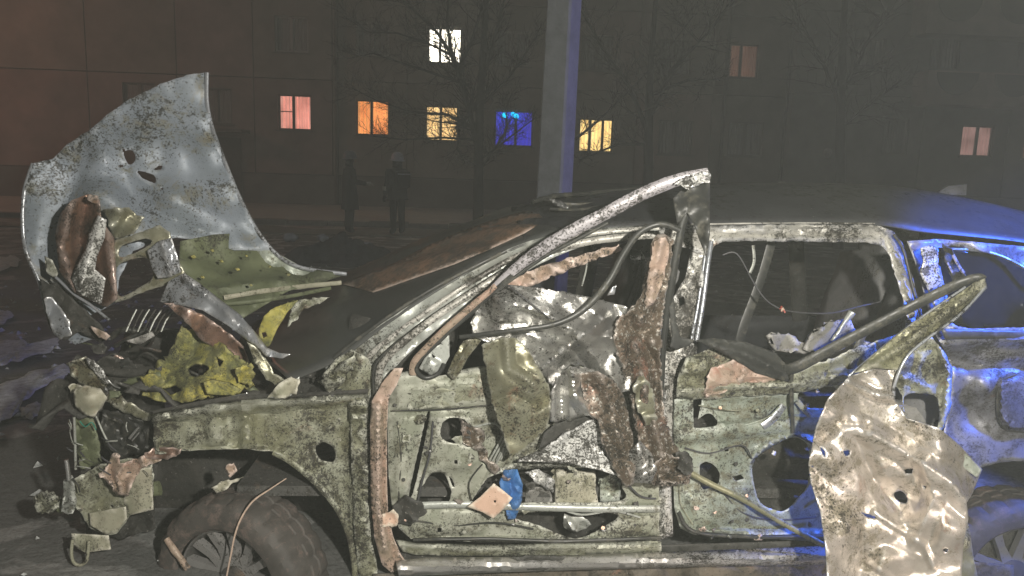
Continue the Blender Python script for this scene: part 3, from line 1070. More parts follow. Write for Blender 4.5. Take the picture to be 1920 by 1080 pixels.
# twisted trim lying on the torn front of the roof
for k, (a, b, c, r) in enumerate((((1000, 378, .5), (1050, 366, .6), (1110, 364, .75), .010), ((1010, 372, .55), (1080, 384, .5), (1180, 372, .6), .008),
                                  ((1060, 368, .7), (1150, 358, .8), (1240, 350, .85), .009), ((1030, 392, .4), (1100, 392, .42), (1200, 378, .5), .007))):
    tube('roof_trim', [a, b, c], r, 'black_trim', car, wob=.25)
panel('roof_scrap', [(1028, 372), (1050, 376), (1068, 388), (1060, 394), (1040, 384)], 'chrome', car, d=.42, step=5, cr=(.02, 12))
panel('roof_scrap', [(1456, 343), (1466, 341), (1480, 349), (1460, 350)], 'white_specked', car, d=.82, step=4, cr=(.01, 6))

# ---- windscreen, sooted, from near to far pillar
nr = spline([(545, 715, .10), (640, 672, .10), (720, 612, .11), (820, 545, .13), (920, 488, .16), (1000, 452, .19), (1060, 436, .20)], 5)
fr_ = spline([(500, 612, 1.30), (600, 540, 1.32), (700, 492, 1.34), (790, 455, 1.36), (880, 425, 1.38), (960, 396, 1.40), (1020, 380, 1.40)], 5)
A, B = at_np(nr[:, 0], nr[:, 1], nr[:, 2]), at_np(fr_[:, 0], fr_[:, 1], fr_[:, 2])
vs, fs = [], []
n = 18
for i in range(len(A)):
    for j in range(n + 1):
        t = j / n
        p = A[i] * (1 - t) + B[i] * t
        k = 4 * t * (1 - t)
        p = p + np.array((-0.10 * k, 0, 0.035 * k + 0.012 * math.sin(i * .9 + j * 1.3) * k))
        vs.append(p)
for i in range(len(A) - 1):
    for j in range(n):
        fs.append((i * (n + 1) + j, (i + 1) * (n + 1) + j, (i + 1) * (n + 1) + j + 1, i * (n + 1) + j + 1))
mesh('windscreen', vs, fs, 'windscreen', car, thick=0.006)
from mathutils.bvhtree import BVHTree
wbvh = BVHTree.FromPolygons([tuple(map(float, p)) for p in vs], [tuple(f) for f in fs])


def on_glass(u, v, lift=.012):
    h = wbvh.ray_cast(CAM, ray(u, v).normalized())
    return (u, v, (h[0].y if h[0] is not None else 1.2) - lift)


# far pillar, scorched orange
oc = [(640, 532), (690, 512), (740, 494), (800, 462), (860, 436), (920, 414), (970, 400), (1012, 392), (1040, 402), (985, 436), (920, 466), (850, 496), (780, 520), (700, 548)]
panel('scorched_strip', [on_glass(u, v) for u, v in oc], 'orange_rust', car, step=6, yfun=lambda a, b, y: on_glass(a, b, .022)[2])
tube('wiper', [(905, 425, 1.0), (925, 445, .95), (985, 470, .6)], .004, 'black_trim', car)
panel('glass_scrap', [(955, 394), (990, 384), (1004, 382), (980, 392), (962, 404)], 'seat_light', car, d=1.30, step=6, cr=(.02, 12))

# ---- A pillar and roof rail on the near side
panel('pillar', [(610, 690, .14), (640, 658, .14), (700, 612, .13), (790, 556, .14), (880, 502, .16), (960, 464, .18), (1040, 440, .19), (1130, 428, .20), (1235, 424, .20), (1235, 444, .16), (1130, 452, .15), (1040, 482, .13), (960, 524, .11), (880, 574, .09), (800, 634, .08), (740, 690, .07), (720, 735, .07), (700, 760, .08), (660, 735, .10)],
      'rail_grey', car, step=8, cr=(.010, 30), curve=3,
      relief=(ridge([(690, 680), (720, 648), (800, 588), (890, 530), (970, 484), (1050, 452), (1230, 430)], 5, .012),))
tube('door_seal', [(702, 742, .055), (700, 700, .05), (716, 668, .05), (790, 607, .06), (880, 546, .075), (960, 497, .10), (1030, 466, .12), (1120, 444, .13), (1235, 434, .14)], .005, 'black_trim', car)
tube('pillar_flange', [(712, 735, .045), (711, 702, .035), (728, 668, .035), (800, 607, .045), (890, 546, .06), (970, 500, .08), (1040, 468, .10), (1130, 449, .115), (1235, 440, .12)], .0135, 'gritty', car, flat=.6, wob=.06)
tube('pillar_flange', [(680, 682, .09), (712, 650, .09), (790, 592, .095), (880, 532, .11), (960, 485, .13), (1030, 456, .15), (1120, 437, .165), (1235, 429, .17)], .0105, 'gritty', car, flat=.6, wob=.06)
tube('pillar_flange', [(626, 672, .11), (660, 644, .11), (720, 600, .11), (800, 548, .12), (880, 505, .14), (950, 470, .16)], .007, 'black_trim', car, flat=.5, wob=.1)
# inner torn trim hanging under the rail
panel('torn_trim', [(930, 545), (960, 520), (1000, 505), (1050, 490), (1110, 472), (1160, 458), (1165, 468), (1110, 490), (1060, 508), (1010, 528), (975, 545)], 'pink', car, d=.06, step=7, cr=(.02, 16), jag=3)
# roof rail over the rear door
panel('roof_rail', [(1232, 424, .18), (1330, 423, .18), (1500, 421, .18), (1640, 422, .18), (1672, 432, .17), (1690, 452, .16), (1705, 500, .13), (1722, 560, .09), (1734, 612, .06), (1712, 615, .05), (1700, 590, .06), (1683, 530, .09), (1668, 480, .12), (1655, 462, .13), (1620, 455, .13), (1500, 452, .13), (1360, 452, .13), (1340, 460, .13), (1325, 480, .13), (1300, 470, .13), (1240, 450, .14)],
      'gritty', car, step=6, cr=(.006, 14), jag=1.5,
      relief=(ridge([(1240, 433), (1640, 432), (1668, 445), (1690, 500), (1715, 590)], 4, .016), ridge([(1340, 448), (1630, 446), (1655, 458), (1680, 530), (1705, 605)], 3, .010)))
tube('seal', [(1676, 440, .12), (1694, 470, .11), (1712, 540, .075), (1730, 605, .04)], .006, 'black_trim', car)
tube('seal', [(1240, 421, .185), (1330, 420, .185), (1500, 418, .185), (1640, 419, .185)], .003, 'gritty', car, wob=.3)
# lower stub of that pillar
panel('pillar_stub', [(1697, 600), (1728, 592), (1742, 650), (1738, 690), (1708, 690), (1700, 640)], 'gritty', car, d=.05, step=6, cr=(.008, 12), relief=(ridge([(1708, 600), (1722, 690)], 4, .012),))

# ---- B pillar
panel('centre_pillar', [(1300, 446, .16), (1346, 446, .15), (1330, 480, .13), (1322, 540, .10), (1310, 630, .08), (1302, 690, .07), (1292, 745, .07), (1268, 755, .06), (1262, 830, .05), (1258, 920, .045), (1262, 1005, .04), (1236, 1012, .04), (1236, 860, .05), (1240, 740, .06), (1240, 640, .08), (1255, 570, .10), (1285, 520, .12)],
      'gritty', car, step=7, cr=(.008, 24), holes=([(1272, 560), (1282, 556), (1284, 570), (1274, 575)],),
      relief=(ridge([(1326, 470), (1314, 560), (1298, 650)], 3.5, .014), ridge([(1316, 500), (1303, 590), (1290, 660)], 3.5, .014), ridge([(1249, 700), (1247, 1000)], 5, .012)))
tube('striker_rail', [(1334, 452, .12), (1327, 500, .09), (1318, 570, .06), (1306, 640, .045)], .0085, 'blue_silver', car, flat=.7)
tube('striker_rail', [(1322, 480, .115), (1314, 540, .085), (1306, 590, .065), (1295, 642, .055)], .006, 'blue_silver', car, flat=.7)

# ---- body side in front of the door: apron over the wheel, hinge pillar
arch = [(290, 852), (330, 847), (400, 843), (470, 842), (512, 846), (545, 862), (590, 900), (628, 945), (650, 990), (662, 1040), (668, 1100)]
panel('wheel_apron', [(286, 778), (330, 766), (400, 754), (480, 746), (560, 743), (640, 738), (690, 735), (694, 800), (692, 900), (698, 1000), (712, 1100)] + arch[::-1],
      'sage_dirty', car, d=.10, step=9, cr=((.010, 60), (.004, 18)), jag=1.5,
      holes=([(592, 838), (606, 829), (622, 836), (630, 852), (624, 866), (602, 862), (594, 850)],),
      relief=(ridge([(286, 785), (400, 762), (560, 750), (690, 744)], 6, .030), boss([(288, 772), (690, 735), (690, 752), (288, 790)], .015, 5),
              boss([(388, 768), (420, 762), (424, 836), (390, 838)], .018, 5), boss([(448, 760), (474, 758), (476, 836), (452, 838)], .016, 5),
              ridge([(515, 852), (560, 880), (610, 928), (642, 985), (655, 1060)], 7, .035), ridge([(500, 846), (400, 846), (292, 856)], 5, .02),
              boss([(655, 790), (685, 790), (688, 980), (660, 980)], .012, 5)))
tube('arch_lip', [(512, 848, .075), (545, 866, .07), (590, 904, .065), (628, 948, .06), (650, 992, .06), (662, 1040, .06), (667, 1100, .06)], .011, 'sage_dirty', car, flat=.5, wob=.05)
tube('apron_lip', [(288, 774, .08), (400, 752, .075), (480, 744, .075), (560, 741, .075), (640, 737, .075), (690, 733, .075)], .009, 'burnt', car, flat=.6, wob=.1)
for (u, v) in ((460, 780), (462, 800), (463, 820), (402, 800)):
    tube('bolt', [(u, v, .085), (u + .5, v, .065)], .006, 'sage_dirty', car, n=1)
panel('hinge_pillar', [(604, 705, .10), (630, 672, .10), (660, 655, .09), (690, 672, .08), (702, 705, .07), (692, 745, .065), (690, 800, .06), (692, 900, .06), (697, 1000, .06), (712, 1100, .06), (676, 1100, .08), (664, 1000, .08), (660, 900, .08), (658, 800, .08), (652, 750, .09), (620, 738, .10)],
      'sage_dirty', car, step=7, cr=((.014, 26), (.006, 11)), jag=1,
      relief=(boss([(655, 745), (690, 745), (690, 768), (655, 766)], .022, 4), boss([(655, 772), (690, 772), (690, 788), (657, 788)], .018, 4), boss([(652, 808), (690, 806), (692, 862), (656, 864)], .014, 4), bump(677, 815, 7, .018), boss([(654, 868), (692, 868), (692, 912), (658, 912)], .012, 4)))
tube('bolt', [(677, 814, .05), (677.5, 814, .03)], .009, 'sage_dirty', car, n=1)
panel('cowl_scrap', [(545, 742, .12), (560, 712, .12), (590, 720, .14), (610, 690, .16), (640, 665, .16), (652, 690, .1), (640, 742, .1)], 'burnt', car, step=6, cr=((.05, 24), (.02, 10)), jag=4)
panel('cowl_scrap', [(598, 716), (620, 700), (645, 676), (668, 662), (662, 690), (640, 720), (620, 740)], 'sage_dirty', car, d=.06, step=6, cr=((.03, 22), (.01, 9)), jag=3)
panel('cowl_scrap', [(500, 745), (520, 722), (545, 705), (563, 712), (556, 738), (530, 748)], 'beige', car, d=.05, step=5, cr=(.02, 18), jag=2)
# dark wheel well and lower apron behind the wheel
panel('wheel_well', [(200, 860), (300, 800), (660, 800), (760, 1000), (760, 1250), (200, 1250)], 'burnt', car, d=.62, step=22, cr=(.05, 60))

# ---- front door
fd = empty('front_door', parent=car)
panel('inner_panel', [(726, 770), (735, 720), (748, 700), (775, 694), (800, 708), (840, 702), (880, 690), (960, 680), (1060, 676), (1240, 690), (1242, 800), (1242, 900), (1240, 1012), (1100, 1016), (900, 1016), (770, 1010), (748, 990), (735, 950), (728, 880)],
      'sage', fd, d=.045, step=7, cr=((.007, 70), (.003, 22)),
      holes=([(800, 776), (806, 777), (796, 830), (783, 890), (772, 930), (766, 930), (776, 880), (788, 830)],
             [(826, 806), (832, 790), (848, 783), (868, 786), (884, 800), (900, 806), (898, 824), (880, 838), (866, 832), (842, 830), (828, 820)],
             [(782, 932), (796, 905), (808, 888), (832, 887), (844, 915), (846, 926), (836, 944), (790, 945)],
             [(880, 950), (900, 915), (922, 892), (980, 880), (1040, 876), (1100, 878), (1158, 892), (1166, 912), (1160, 940), (1000, 942), (900, 945)],
             [(950, 962), (1150, 962), (1128, 990), (1090, 1008), (1066, 1008), (1010, 985)],
             [(852, 862), (858, 862), (858, 870), (852, 870)], [(820, 990), (828, 990), (828, 998), (820, 998)],
             [(788, 900), (794, 895), (786, 918), (781, 922)], [(842, 893), (848, 898), (853, 914), (847, 910)]),
      relief=(boss([(740, 700), (930, 690), (945, 762), (740, 772)], .014, 6), ridge([(740, 772), (1000, 758)], 3, -.010), fold([(745, 735), (930, 712)], 6, .008),
              boss([(740, 780), (780, 778), (762, 930), (742, 930)], .010, 6), boss([(812, 780), (905, 778), (900, 870), (870, 880), (800, 885)], .012, 6),
              boss([(900, 800), (945, 790), (940, 860), (905, 868)], -.012, 5),
              ridge([(905, 868), (940, 852), (965, 820)], 4, .010), ridge([(900, 930), (925, 890), (970, 868), (1060, 866), (1160, 888)], 8, .020),
              boss([(765, 952), (910, 955), (905, 1002), (772, 1000)], .010, 6), boss([(1155, 970), (1235, 962), (1235, 1002), (1120, 1008)], .014, 7),
              ridge([(770, 1012), (1240, 1012)], 4, .014), bump(858, 866, 12, .008), bump(824, 994, 14, .010)))
for i in range(4):        # stamped ribs on the inner panel
    tube('rib', [(915 + i * 8, 868 - i * 2, .03), (932 + i * 8, 838 - i * 3, .03), (944 + i * 7, 815 - i * 3, .03)], .004, 'rail_grey', fd, flat=.6)
panel('hinge_edge', [(694, 800), (697, 752), (718, 716), (740, 690), (756, 690), (744, 722), (728, 748), (725, 800), (725, 900), (727, 960), (738, 1010), (752, 1040), (765, 1058), (735, 1074), (716, 1058), (703, 1010), (696, 940)], 'pink', fd, d=.005, step=6, cr=(.005, 40),
      relief=(ridge([(708, 760), (708, 940), (722, 1030)], 6, .016), ridge([(722, 750), (720, 940), (740, 1040)], 3, -.010)))
panel('belt_patch', [(760, 712), (850, 704), (905, 690), (952, 684), (958, 740), (900, 752), (830, 764), (762, 768)], 'sage_dirty', fd, d=.022, step=7, cr=((.010, 40), (.004, 14)), jag=2,
      relief=(fold([(765, 738), (955, 716)], 7, .010), fold([(860, 705), (950, 697)], 4, .008)))
tube('lower_rail', [(752, 950, .02), (850, 946, .015), (960, 950, .012), (1100, 954, .012), (1236, 954, .02)], .014, 'rail_grey', fd, flat=.6, wob=.03)
panel('lower_edge', [(742, 1012), (780, 1018), (900, 1022), (1100, 1018), (1240, 1014), (1240, 1036), (1100, 1040), (900, 1042), (780, 1040), (755, 1034)], 'sage_dirty', fd, d=.02, step=6, cr=(.004, 20), relief=(ridge([(750, 1022), (900, 1030), (1240, 1024)], 5, .018),))
tube('lower_seal', [(775, 1012, .012), (900, 1010, .008), (1060, 1014, .008), (1240, 1008, .012)], .0065, 'black_trim', fd, wob=.15)
panel('corner_scrap', [(735, 950), (760, 930), (790, 940), (800, 960), (770, 985), (745, 980)], 'burnt', fd, d=.0, step=6, cr=(.03, 18), jag=3)
panel('corner_scrap', [(715, 965), (738, 955), (748, 968), (745, 985), (716, 990)], 'card', fd, d=-.015, step=5, cr=(.012, 18), jag=2)
# window frame bent out of the door
tube('window_frame', [(775, 702, .01), (776, 682, .0), (792, 660, -.01), (830, 622, -.02), (880, 578, -.03), (930, 536, -.04)], [.014, .013, .012, .012, .012, .010], 'pink', fd, flat=.6, wob=.06)
tube('window_frame', [(833, 682, .02), (822, 700, .02), (800, 709, .015), (784, 700, .005), (781, 684, .0), (800, 662, -.005), (840, 624, -.01), (890, 580, -.02), (960, 515, -.05)], .0085, 'black_trim', fd, flat=.7)
tube('window_frame', [(925, 540, -.03), (965, 505, -.05), (1000, 478, -.06), (1060, 440, -.085), (1130, 403, -.11), (1200, 366, -.13), (1262, 340, -.15), (1328, 324, -.17)], [.012, .017, .021, .023, .022, .022, .021, .018], 'lavender', fd, flat=.45, wob=.05, sides=10)
tube('window_frame', [(915, 556, -.02), (965, 520, -.035), (1020, 482, -.05), (1080, 450, -.07), (1140, 418, -.09)], .0065, 'black_trim', fd, flat=.6)
panel('frame_tip', [(1262, 346), (1290, 330), (1331, 320), (1331, 342), (1306, 346), (1292, 356), (1280, 348)], 'white_specked', fd, d=-.18, step=4, cr=(.015, 10), jag=3)
panel('frame_upright', [(1262, 372, -.10), (1285, 350, -.12), (1331, 324, -.16), (1331, 440, -.12), (1324, 482, -.10), (1312, 452, -.08), (1300, 418, -.08), (1288, 398, -.08), (1270, 420, -.08)], 'black_trim', fd, step=7, cr=(.02, 36))
panel('mirror_plate', [(786, 690), (796, 672), (842, 621), (843, 668), (828, 696), (806, 703)], 'rail_grey', fd, d=.03, step=5, holes=([(820, 640), (826, 636), (828, 644), (822, 648)], [(808, 662), (816, 668), (812, 672)]), relief=(boss([(795, 690), (806, 672), (824, 680), (815, 700)], .012, 5),))
panel('sash', [(838, 700), (852, 668), (868, 640), (892, 630), (906, 634), (892, 652), (876, 672), (862, 700), (850, 712)], 'flap', fd, d=.0, step=5, cr=(.012, 20), relief=(ridge([(848, 700), (880, 645)], 4, .012),))
tube('upright_seal', [(1296, 384, -.08), (1280, 420, -.07), (1268, 480, -.06), (1258, 540, -.05), (1250, 590, -.03), (1244, 650, -.02), (1240, 720, -.01), (1236, 790, .0)], [.012, .014, .014, .014, .013, .011, .011, .008], 'black_trim', fd, flat=.5)
tube('upright_rail', [(1252, 560, -.03), (1240, 610, -.02), (1226, 680, -.01), (1216, 740, .0)], .008, 'blue_silver', fd, flat=.5, wob=.1)
panel('seal_wedge', [(1252, 556), (1264, 560), (1268, 605), (1276, 632), (1302, 638), (1292, 648), (1270, 655), (1256, 650), (1260, 630)], 'black_trim', fd, d=-.04, step=5)
tube('loose_seal', [(1275, 432, -.11), (1240, 420, -.11), (1200, 436, -.10), (1170, 476, -.09), (1140, 530, -.09), (1095, 580, -.10), (1040, 608, -.11), (960, 620, -.11), (862, 632, -.07)], [.010, .010, .011, .012, .012, .012, .010, .009, .007], 'black_trim', fd, flat=.6)
tube('thin_wire', [(952, 534, -.06), (985, 560, -.09), (1032, 598, -.11)], .0022, 'wire', fd)

# crumpled outer skin of the front door: one torn, folded sheet in several leaves
panel('skin_sheet', [(884, 606), (896, 566), (920, 545), (948, 534), (1010, 539), (1100, 555), (1180, 576), (1215, 596), (1205, 660), (1180, 730), (1150, 745), (1110, 690), (1070, 684), (1036, 724), (1006, 690), (965, 640), (915, 642), (888, 630)],
      'silver', fd, d=-.03, step=4, cr=((.040, 80), (.014, 34)), jag=2, ang=30,
      relief=(fold([(890, 610), (980, 605), (1060, 640), (1140, 735)], 22, -.045), fold([(930, 560), (1000, 580), (1080, 620), (1180, 640)], 26, .035), fold([(1015, 690), (1080, 640), (1130, 600)], 20, .04), fold([(960, 640), (1010, 650), (1090, 690)], 18, -.03), bump(945, 598, 26, .035)))
panel('skin_flap', [(903, 646), (940, 632), (968, 634), (990, 655), (1012, 692), (1030, 726), (1034, 765), (1026, 800), (1006, 822), (980, 846), (956, 860), (948, 830), (936, 796), (922, 752), (912, 700)],
      'flap', fd, d=-.075, step=4, cr=((.014, 70), (.006, 26)), jag=2, ang=30,
      relief=(bump(970, 720, 50, .05), fold([(950, 640), (955, 690), (1000, 720)], 14, .022), fold([(920, 752), (960, 738), (1000, 760), (1030, 745)], 16, -.03), bump(935, 700, 22, .025)))
panel('skin_fold', [(1030, 790), (1032, 735), (1046, 705), (1070, 686), (1108, 690), (1150, 714), (1170, 745), (1178, 800), (1186, 850), (1172, 912), (1158, 880), (1138, 830), (1120, 792), (1104, 778), (1060, 792)],
      'silver', fd, d=-.05, step=4, cr=((.014, 60), (.008, 24)), jag=2, ang=30,
      relief=(fold([(1072, 688), (1078, 740), (1110, 782)], 18, .045), fold([(1052, 706), (1054, 790)], 14, -.03), fold([(1120, 700), (1140, 790), (1165, 890)], 30, -.03), fold([(1040, 800), (1120, 785)], 12, -.03)))
panel('skin_brown_leaf', [(1085, 700), (1120, 694), (1152, 714), (1172, 748), (1182, 800), (1194, 850), (1188, 905), (1172, 914), (1150, 876), (1128, 830), (1122, 792), (1100, 770), (1092, 730)],
      'brown', fd, d=-.085, step=4, cr=((.016, 50), (.008, 20)), jag=2, ang=30, relief=(fold([(1125, 700), (1150, 780), (1180, 890)], 22, .03),))
panel('skin_white_leaf', [(968, 864), (1010, 846), (1060, 812), (1106, 786), (1122, 790), (1140, 836), (1168, 894), (1120, 880), (1060, 868)], 'white_specked', fd, d=-.04, step=6, cr=((.006, 40),), jag=1.5, relief=(fold([(1000, 852), (1104, 790)], 9, .02), fold([(975, 866), (1060, 866), (1165, 892)], 8, .018)))
panel('skin_dark_gap', [(1020, 812), (1040, 795), (1100, 778), (1112, 786), (1040, 824), (1010, 842)], 'burnt', fd, d=-.02, step=6)
panel('skin_column', [(1224, 446, -.09), (1246, 436, -.09), (1262, 448, -.09), (1256, 510, -.08), (1246, 560, -.07), (1240, 620), (1238, 690), (1244, 760), (1252, 800), (1272, 846), (1296, 868), (1292, 908), (1240, 912), (1218, 906), (1206, 870), (1192, 800), (1182, 740), (1166, 690), (1150, 640), (1156, 600), (1190, 572), (1206, 540), (1216, 490)],
      'brown', fd, d=-.07, step=4, cr=((.022, 50), (.010, 20)), jag=3, ang=32, relief=(fold([(1240, 445), (1222, 540), (1190, 640), (1210, 740), (1250, 880)], 18, .035), fold([(1180, 600), (1230, 680), (1225, 760)], 16, -.03)))
panel('skin_scrap', [(1178, 848), (1200, 826), (1222, 850), (1232, 880), (1220, 906), (1182, 904), (1168, 880)], 'silver', fd, d=-.10, step=4, cr=((.02, 28),), ang=55)
panel('skin_scrap', [(1186, 720), (1206, 700), (1226, 735), (1232, 790), (1212, 800), (1196, 770)], 'flap', fd, d=-.10, step=4, cr=((.03, 24),), ang=55, jag=3)
panel('skin_scrap', [(1226, 452), (1246, 442), (1254, 462), (1246, 520), (1226, 570), (1208, 578), (1214, 520)], 'pink', fd, d=-.105, step=4, cr=((.015, 22),), jag=2, relief=(fold([(1240, 450), (1216, 570)], 10, .02),))
panel('skin_scrap', [(1222, 872), (1250, 848), (1275, 860), (1292, 880), (1286, 906), (1240, 908)], 'brown', fd, d=-.10, step=4, cr=((.022, 22), (.010, 9)), jag=4, ang=32)
panel('skin_scrap', [(1268, 850), (1284, 846), (1298, 862), (1300, 884), (1286, 894), (1272, 880)], 'burnt', fd, d=-.13, step=4, cr=((.025, 14),), jag=2)
panel('torn_lining', [(858, 780), (884, 800), (910, 806), (905, 830), (918, 862), (940, 880), (926, 888), (904, 866), (892, 842), (870, 832)], 'brown', fd, d=.02, step=5, cr=(.02, 18), jag=3)

rg = random.Random(77)
for (u, v) in ((748, 800), (752, 850), (756, 900), (815, 800), (905, 790), (800, 850), (880, 870), (930, 900), (760, 975), (860, 975), (900, 985), (1190, 985), (1220, 930), (1175, 960), (1130, 990), (740, 760), (790, 735), (850, 728), (910, 720)):
    tube('clip', [(u, v, .045), (u + .6, v - .4, .018)], rg.uniform(.004, .008), rg.choice(('burnt', 'burnt', 'sage_dirty', 'rust_sheet')), fd, n=1, sides=7)
for pts in ([(745, 790), (752, 860), (748, 930), (760, 960)], [(812, 790), (806, 850), (792, 900), (780, 960)], [(890, 800), (930, 795), (948, 830), (930, 870)], [(905, 870), (880, 905), (885, 940)],
            [(770, 975), (850, 985), (930, 980), (1000, 992)], [(1040, 950), (1090, 965), (1150, 958), (1200, 970)], [(1170, 900), (1200, 930), (1230, 935)], [(735, 770), (830, 768), (930, 758)]):
    tube('cable', [(u, v, .022 + rg.uniform(-.008, .008)) for u, v in pts], rg.choice((.0022, .003, .004)), rg.choice(('wire', 'black_trim', 'rail_grey')), fd, sides=6)
for i in range(26):
    u, v = rg.uniform(745, 1230), rg.uniform(775, 1005)
    k = rg.uniform(4, 13)
    q = [(u + k * rg.uniform(.5, 1.3) * math.cos(t), v + k * rg.uniform(.4, 1.0) * math.sin(t)) for t in np.linspace(0, 6.28, 7)[:-1]]
    panel('shred', q, rg.choice(('sage_dirty', 'burnt', 'brown', 'silver', 'gritty', 'flap', 'rust_sheet')), fd, d=.018, step=4, cr=((.018, 10),), jag=2, ang=28)

# ---- things seen through the door openings
def thing_panel(name, label, cat, outline, mat, d, **kw):
    o = panel(name, outline, mat, None, d=d, **kw)
    tag(o, label, cat)
    return o


thing_panel('blue_cloth', 'crumpled blue cloth stuffed in the lower front door opening', 'cloth', [(936, 905), (945, 882), (970, 880), (980, 910), (978, 940), (966, 972), (952, 975), (946, 945)], 'blue_cloth', .02, step=4, cr=((.03, 26), (.012, 10)), ang=28, thick=.006)
thing_panel('cardboard_scrap', 'torn pinkish card scrap caught on the front door rail', 'scrap', [(876, 950), (900, 932), (926, 906), (944, 920), (961, 934), (944, 954), (925, 972), (905, 960)], 'card', -.03, step=6, cr=(.01, 40), holes=([(926, 938), (930, 937), (930, 942), (926, 942)],))
panel('inner_block', [(1042, 882), (1116, 884), (1118, 942), (1040, 942)], 'beige', car, d=.08, step=7, cr=(.004, 20), holes=([(1084, 895), (1088, 895), (1088, 899), (1084, 899)], [(1084, 907), (1088, 907), (1088, 911), (1084, 911)]), thick=.05)
panel('inner_block', [(1124, 898), (1150, 888), (1164, 904), (1160, 938), (1126, 940)], 'sage_clean', car, d=.09, step=6, cr=(.02, 20), thick=.02)
panel('inner_scrap', [(985, 885), (1010, 880), (1040, 900), (1038, 925), (1005, 905)], 'white_specked', car, d=.10, step=5, cr=(.03, 20), jag=2)
panel('inner_scrap', [(988, 912), (1030, 915), (1038, 942), (984, 942)], 'seat_light', car, d=.12, step=6, cr=(.02, 22))
panel('inner_scrap', [(1055, 965), (1090, 966), (1108, 985), (1080, 1002), (1060, 990)], 'rail_grey', car, d=.10, step=5, cr=(.04, 20), jag=3)
panel('inner_scrap', [(920, 800), (945, 780), (950, 830), (930, 850)], 'rail_grey', car, d=.10, step=6, cr=(.03, 20))
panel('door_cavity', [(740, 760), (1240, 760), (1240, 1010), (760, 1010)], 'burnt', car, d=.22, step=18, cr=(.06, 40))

# ---- sill
panel('sill', [(742, 1052), (800, 1046), (1000, 1044), (1300, 1034), (1560, 1024), (1700, 1020), (1700, 1052), (1560, 1058), (1300, 1062), (1000, 1070), (800, 1078), (748, 1082)], 'sill', car, d=.0, step=8, cr=((.004, 60), (.002, 18)),
      relief=(ridge([(745, 1066), (900, 1060), (1300, 1050), (1700, 1036)], 9, .045),))
panel('sill_gap', [(750, 1030), (1000, 1030), (1300, 1020), (1560, 1012), (1700, 1008), (1700, 1030), (1300, 1046), (1000, 1056), (750, 1064)], 'burnt', car, d=.06, step=10, cr=(.01, 30))
panel('sill_dent', [(960, 1044), (1062, 1042), (1046, 1060), (1020, 1070), (990, 1068)], 'burnt', car, d=-.044, step=6, cr=(.01, 20), jag=2)
panel('underside', [(700, 1076), (1000, 1066), (1300, 1056), (1700, 1042), (1900, 1060), (1900, 1180), (700, 1180)], 'mud', car, d=.05, step=12, cr=((.03, 50), (.01, 16)))

# ---- rear door
rd = empty('rear_door', parent=car)
panel('inner_panel', [(1264, 748), (1300, 742), (1480, 736), (1560, 716), (1640, 730), (1650, 800), (1640, 900), (1640, 1010), (1540, 1016), (1400, 1006), (1300, 1002), (1276, 990), (1264, 950), (1262, 850)],
      'sage_clean', rd, d=.035, step=7, cr=((.006, 80),),
      holes=([(1412, 866), (1438, 842), (1480, 821), (1503, 823), (1517, 845), (1516, 905), (1498, 932), (1478, 953), (1458, 958), (1426, 942), (1413, 905)],
             [(1312, 874), (1322, 866), (1336, 870), (1349, 888), (1346, 908), (1330, 914), (1318, 918), (1312, 900)],
             [(1301, 802), (1310, 785), (1325, 776), (1337, 779), (1344, 797)], [(1358, 838), (1366, 838), (1366, 846), (1358, 846)],
             [(1300, 750), (1317, 746), (1305, 800), (1300, 800)], [(1372, 893), (1388, 890), (1396, 897), (1380, 902)], [(1500, 735), (1560, 722), (1570, 760), (1520, 765), (1500, 755)]),
      relief=(boss([(1270, 808), (1400, 795), (1560, 780), (1560, 800), (1400, 818), (1270, 830)], .016, 7), ridge([(1268, 805), (1420, 790), (1560, 778)], 4, .012),
              ridge([(1404, 864), (1440, 832), (1490, 812), (1526, 830)], 5, .014), boss([(1285, 925), (1400, 918), (1405, 975), (1300, 985)], .012, 8),
              ridge([(1270, 960), (1300, 994), (1400, 1000), (1560, 1000)], 5, .016), bump(1287, 978, 12, .008), boss([(1320, 750), (1480, 745), (1470, 785), (1350, 790)], -.010, 6)))
tube('lower_seal', [(1272, 960, .01), (1300, 996, .006), (1400, 1006, .004), (1500, 1006, .004), (1560, 1006, .005)], .008, 'black_trim', rd, wob=.1)
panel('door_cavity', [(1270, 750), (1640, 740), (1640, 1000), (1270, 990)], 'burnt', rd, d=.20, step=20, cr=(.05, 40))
panel('window_ledge', [(1266, 746, .03), (1272, 700), (1290, 668), (1330, 655), (1360, 656), (1400, 672), (1440, 690), (1480, 700), (1560, 672), (1610, 650), (1640, 640), (1650, 690), (1600, 715), (1540, 728), (1480, 738), (1400, 742), (1330, 748)],
      'sage_dirty', rd, d=.0, step=6, cr=((.012, 40), (.006, 14)), jag=2, relief=(ridge([(1275, 735), (1350, 725), (1480, 722), (1600, 700)], 8, .02), boss([(1280, 672), (1325, 668), (1328, 700), (1278, 702)], .016, 4)))
panel('ledge_fold', [(1330, 690), (1380, 672), (1420, 682), (1462, 700), (1470, 714), (1400, 716), (1350, 738), (1318, 742)], 'pink', rd, d=-.025, step=5, cr=((.014, 34), (.007, 12)), jag=3, ang=28, relief=(fold([(1318, 740), (1400, 715), (1470, 712)], 8, -.015),))
panel('window_trim', [(1305, 638, .0), (1340, 634), (1400, 642), (1455, 662), (1474, 684), (1480, 716), (1462, 712), (1420, 700), (1380, 676), (1340, 654)], 'black_trim', rd, d=-.035, step=6, relief=(fold([(1310, 640), (1400, 665), (1472, 700)], 12, .02),))
tube('frame_bar', [(1462, 692, -.03), (1490, 690, -.06), (1540, 664, -.08), (1600, 632, -.11), (1700, 580, -.15), (1780, 540, -.19), (1830, 522, -.22), (1846, 524, -.24)], [.014, .022, .021, .020, .019, .019, .017, .012], 'black_trim', rd, flat=.45, sides=10)
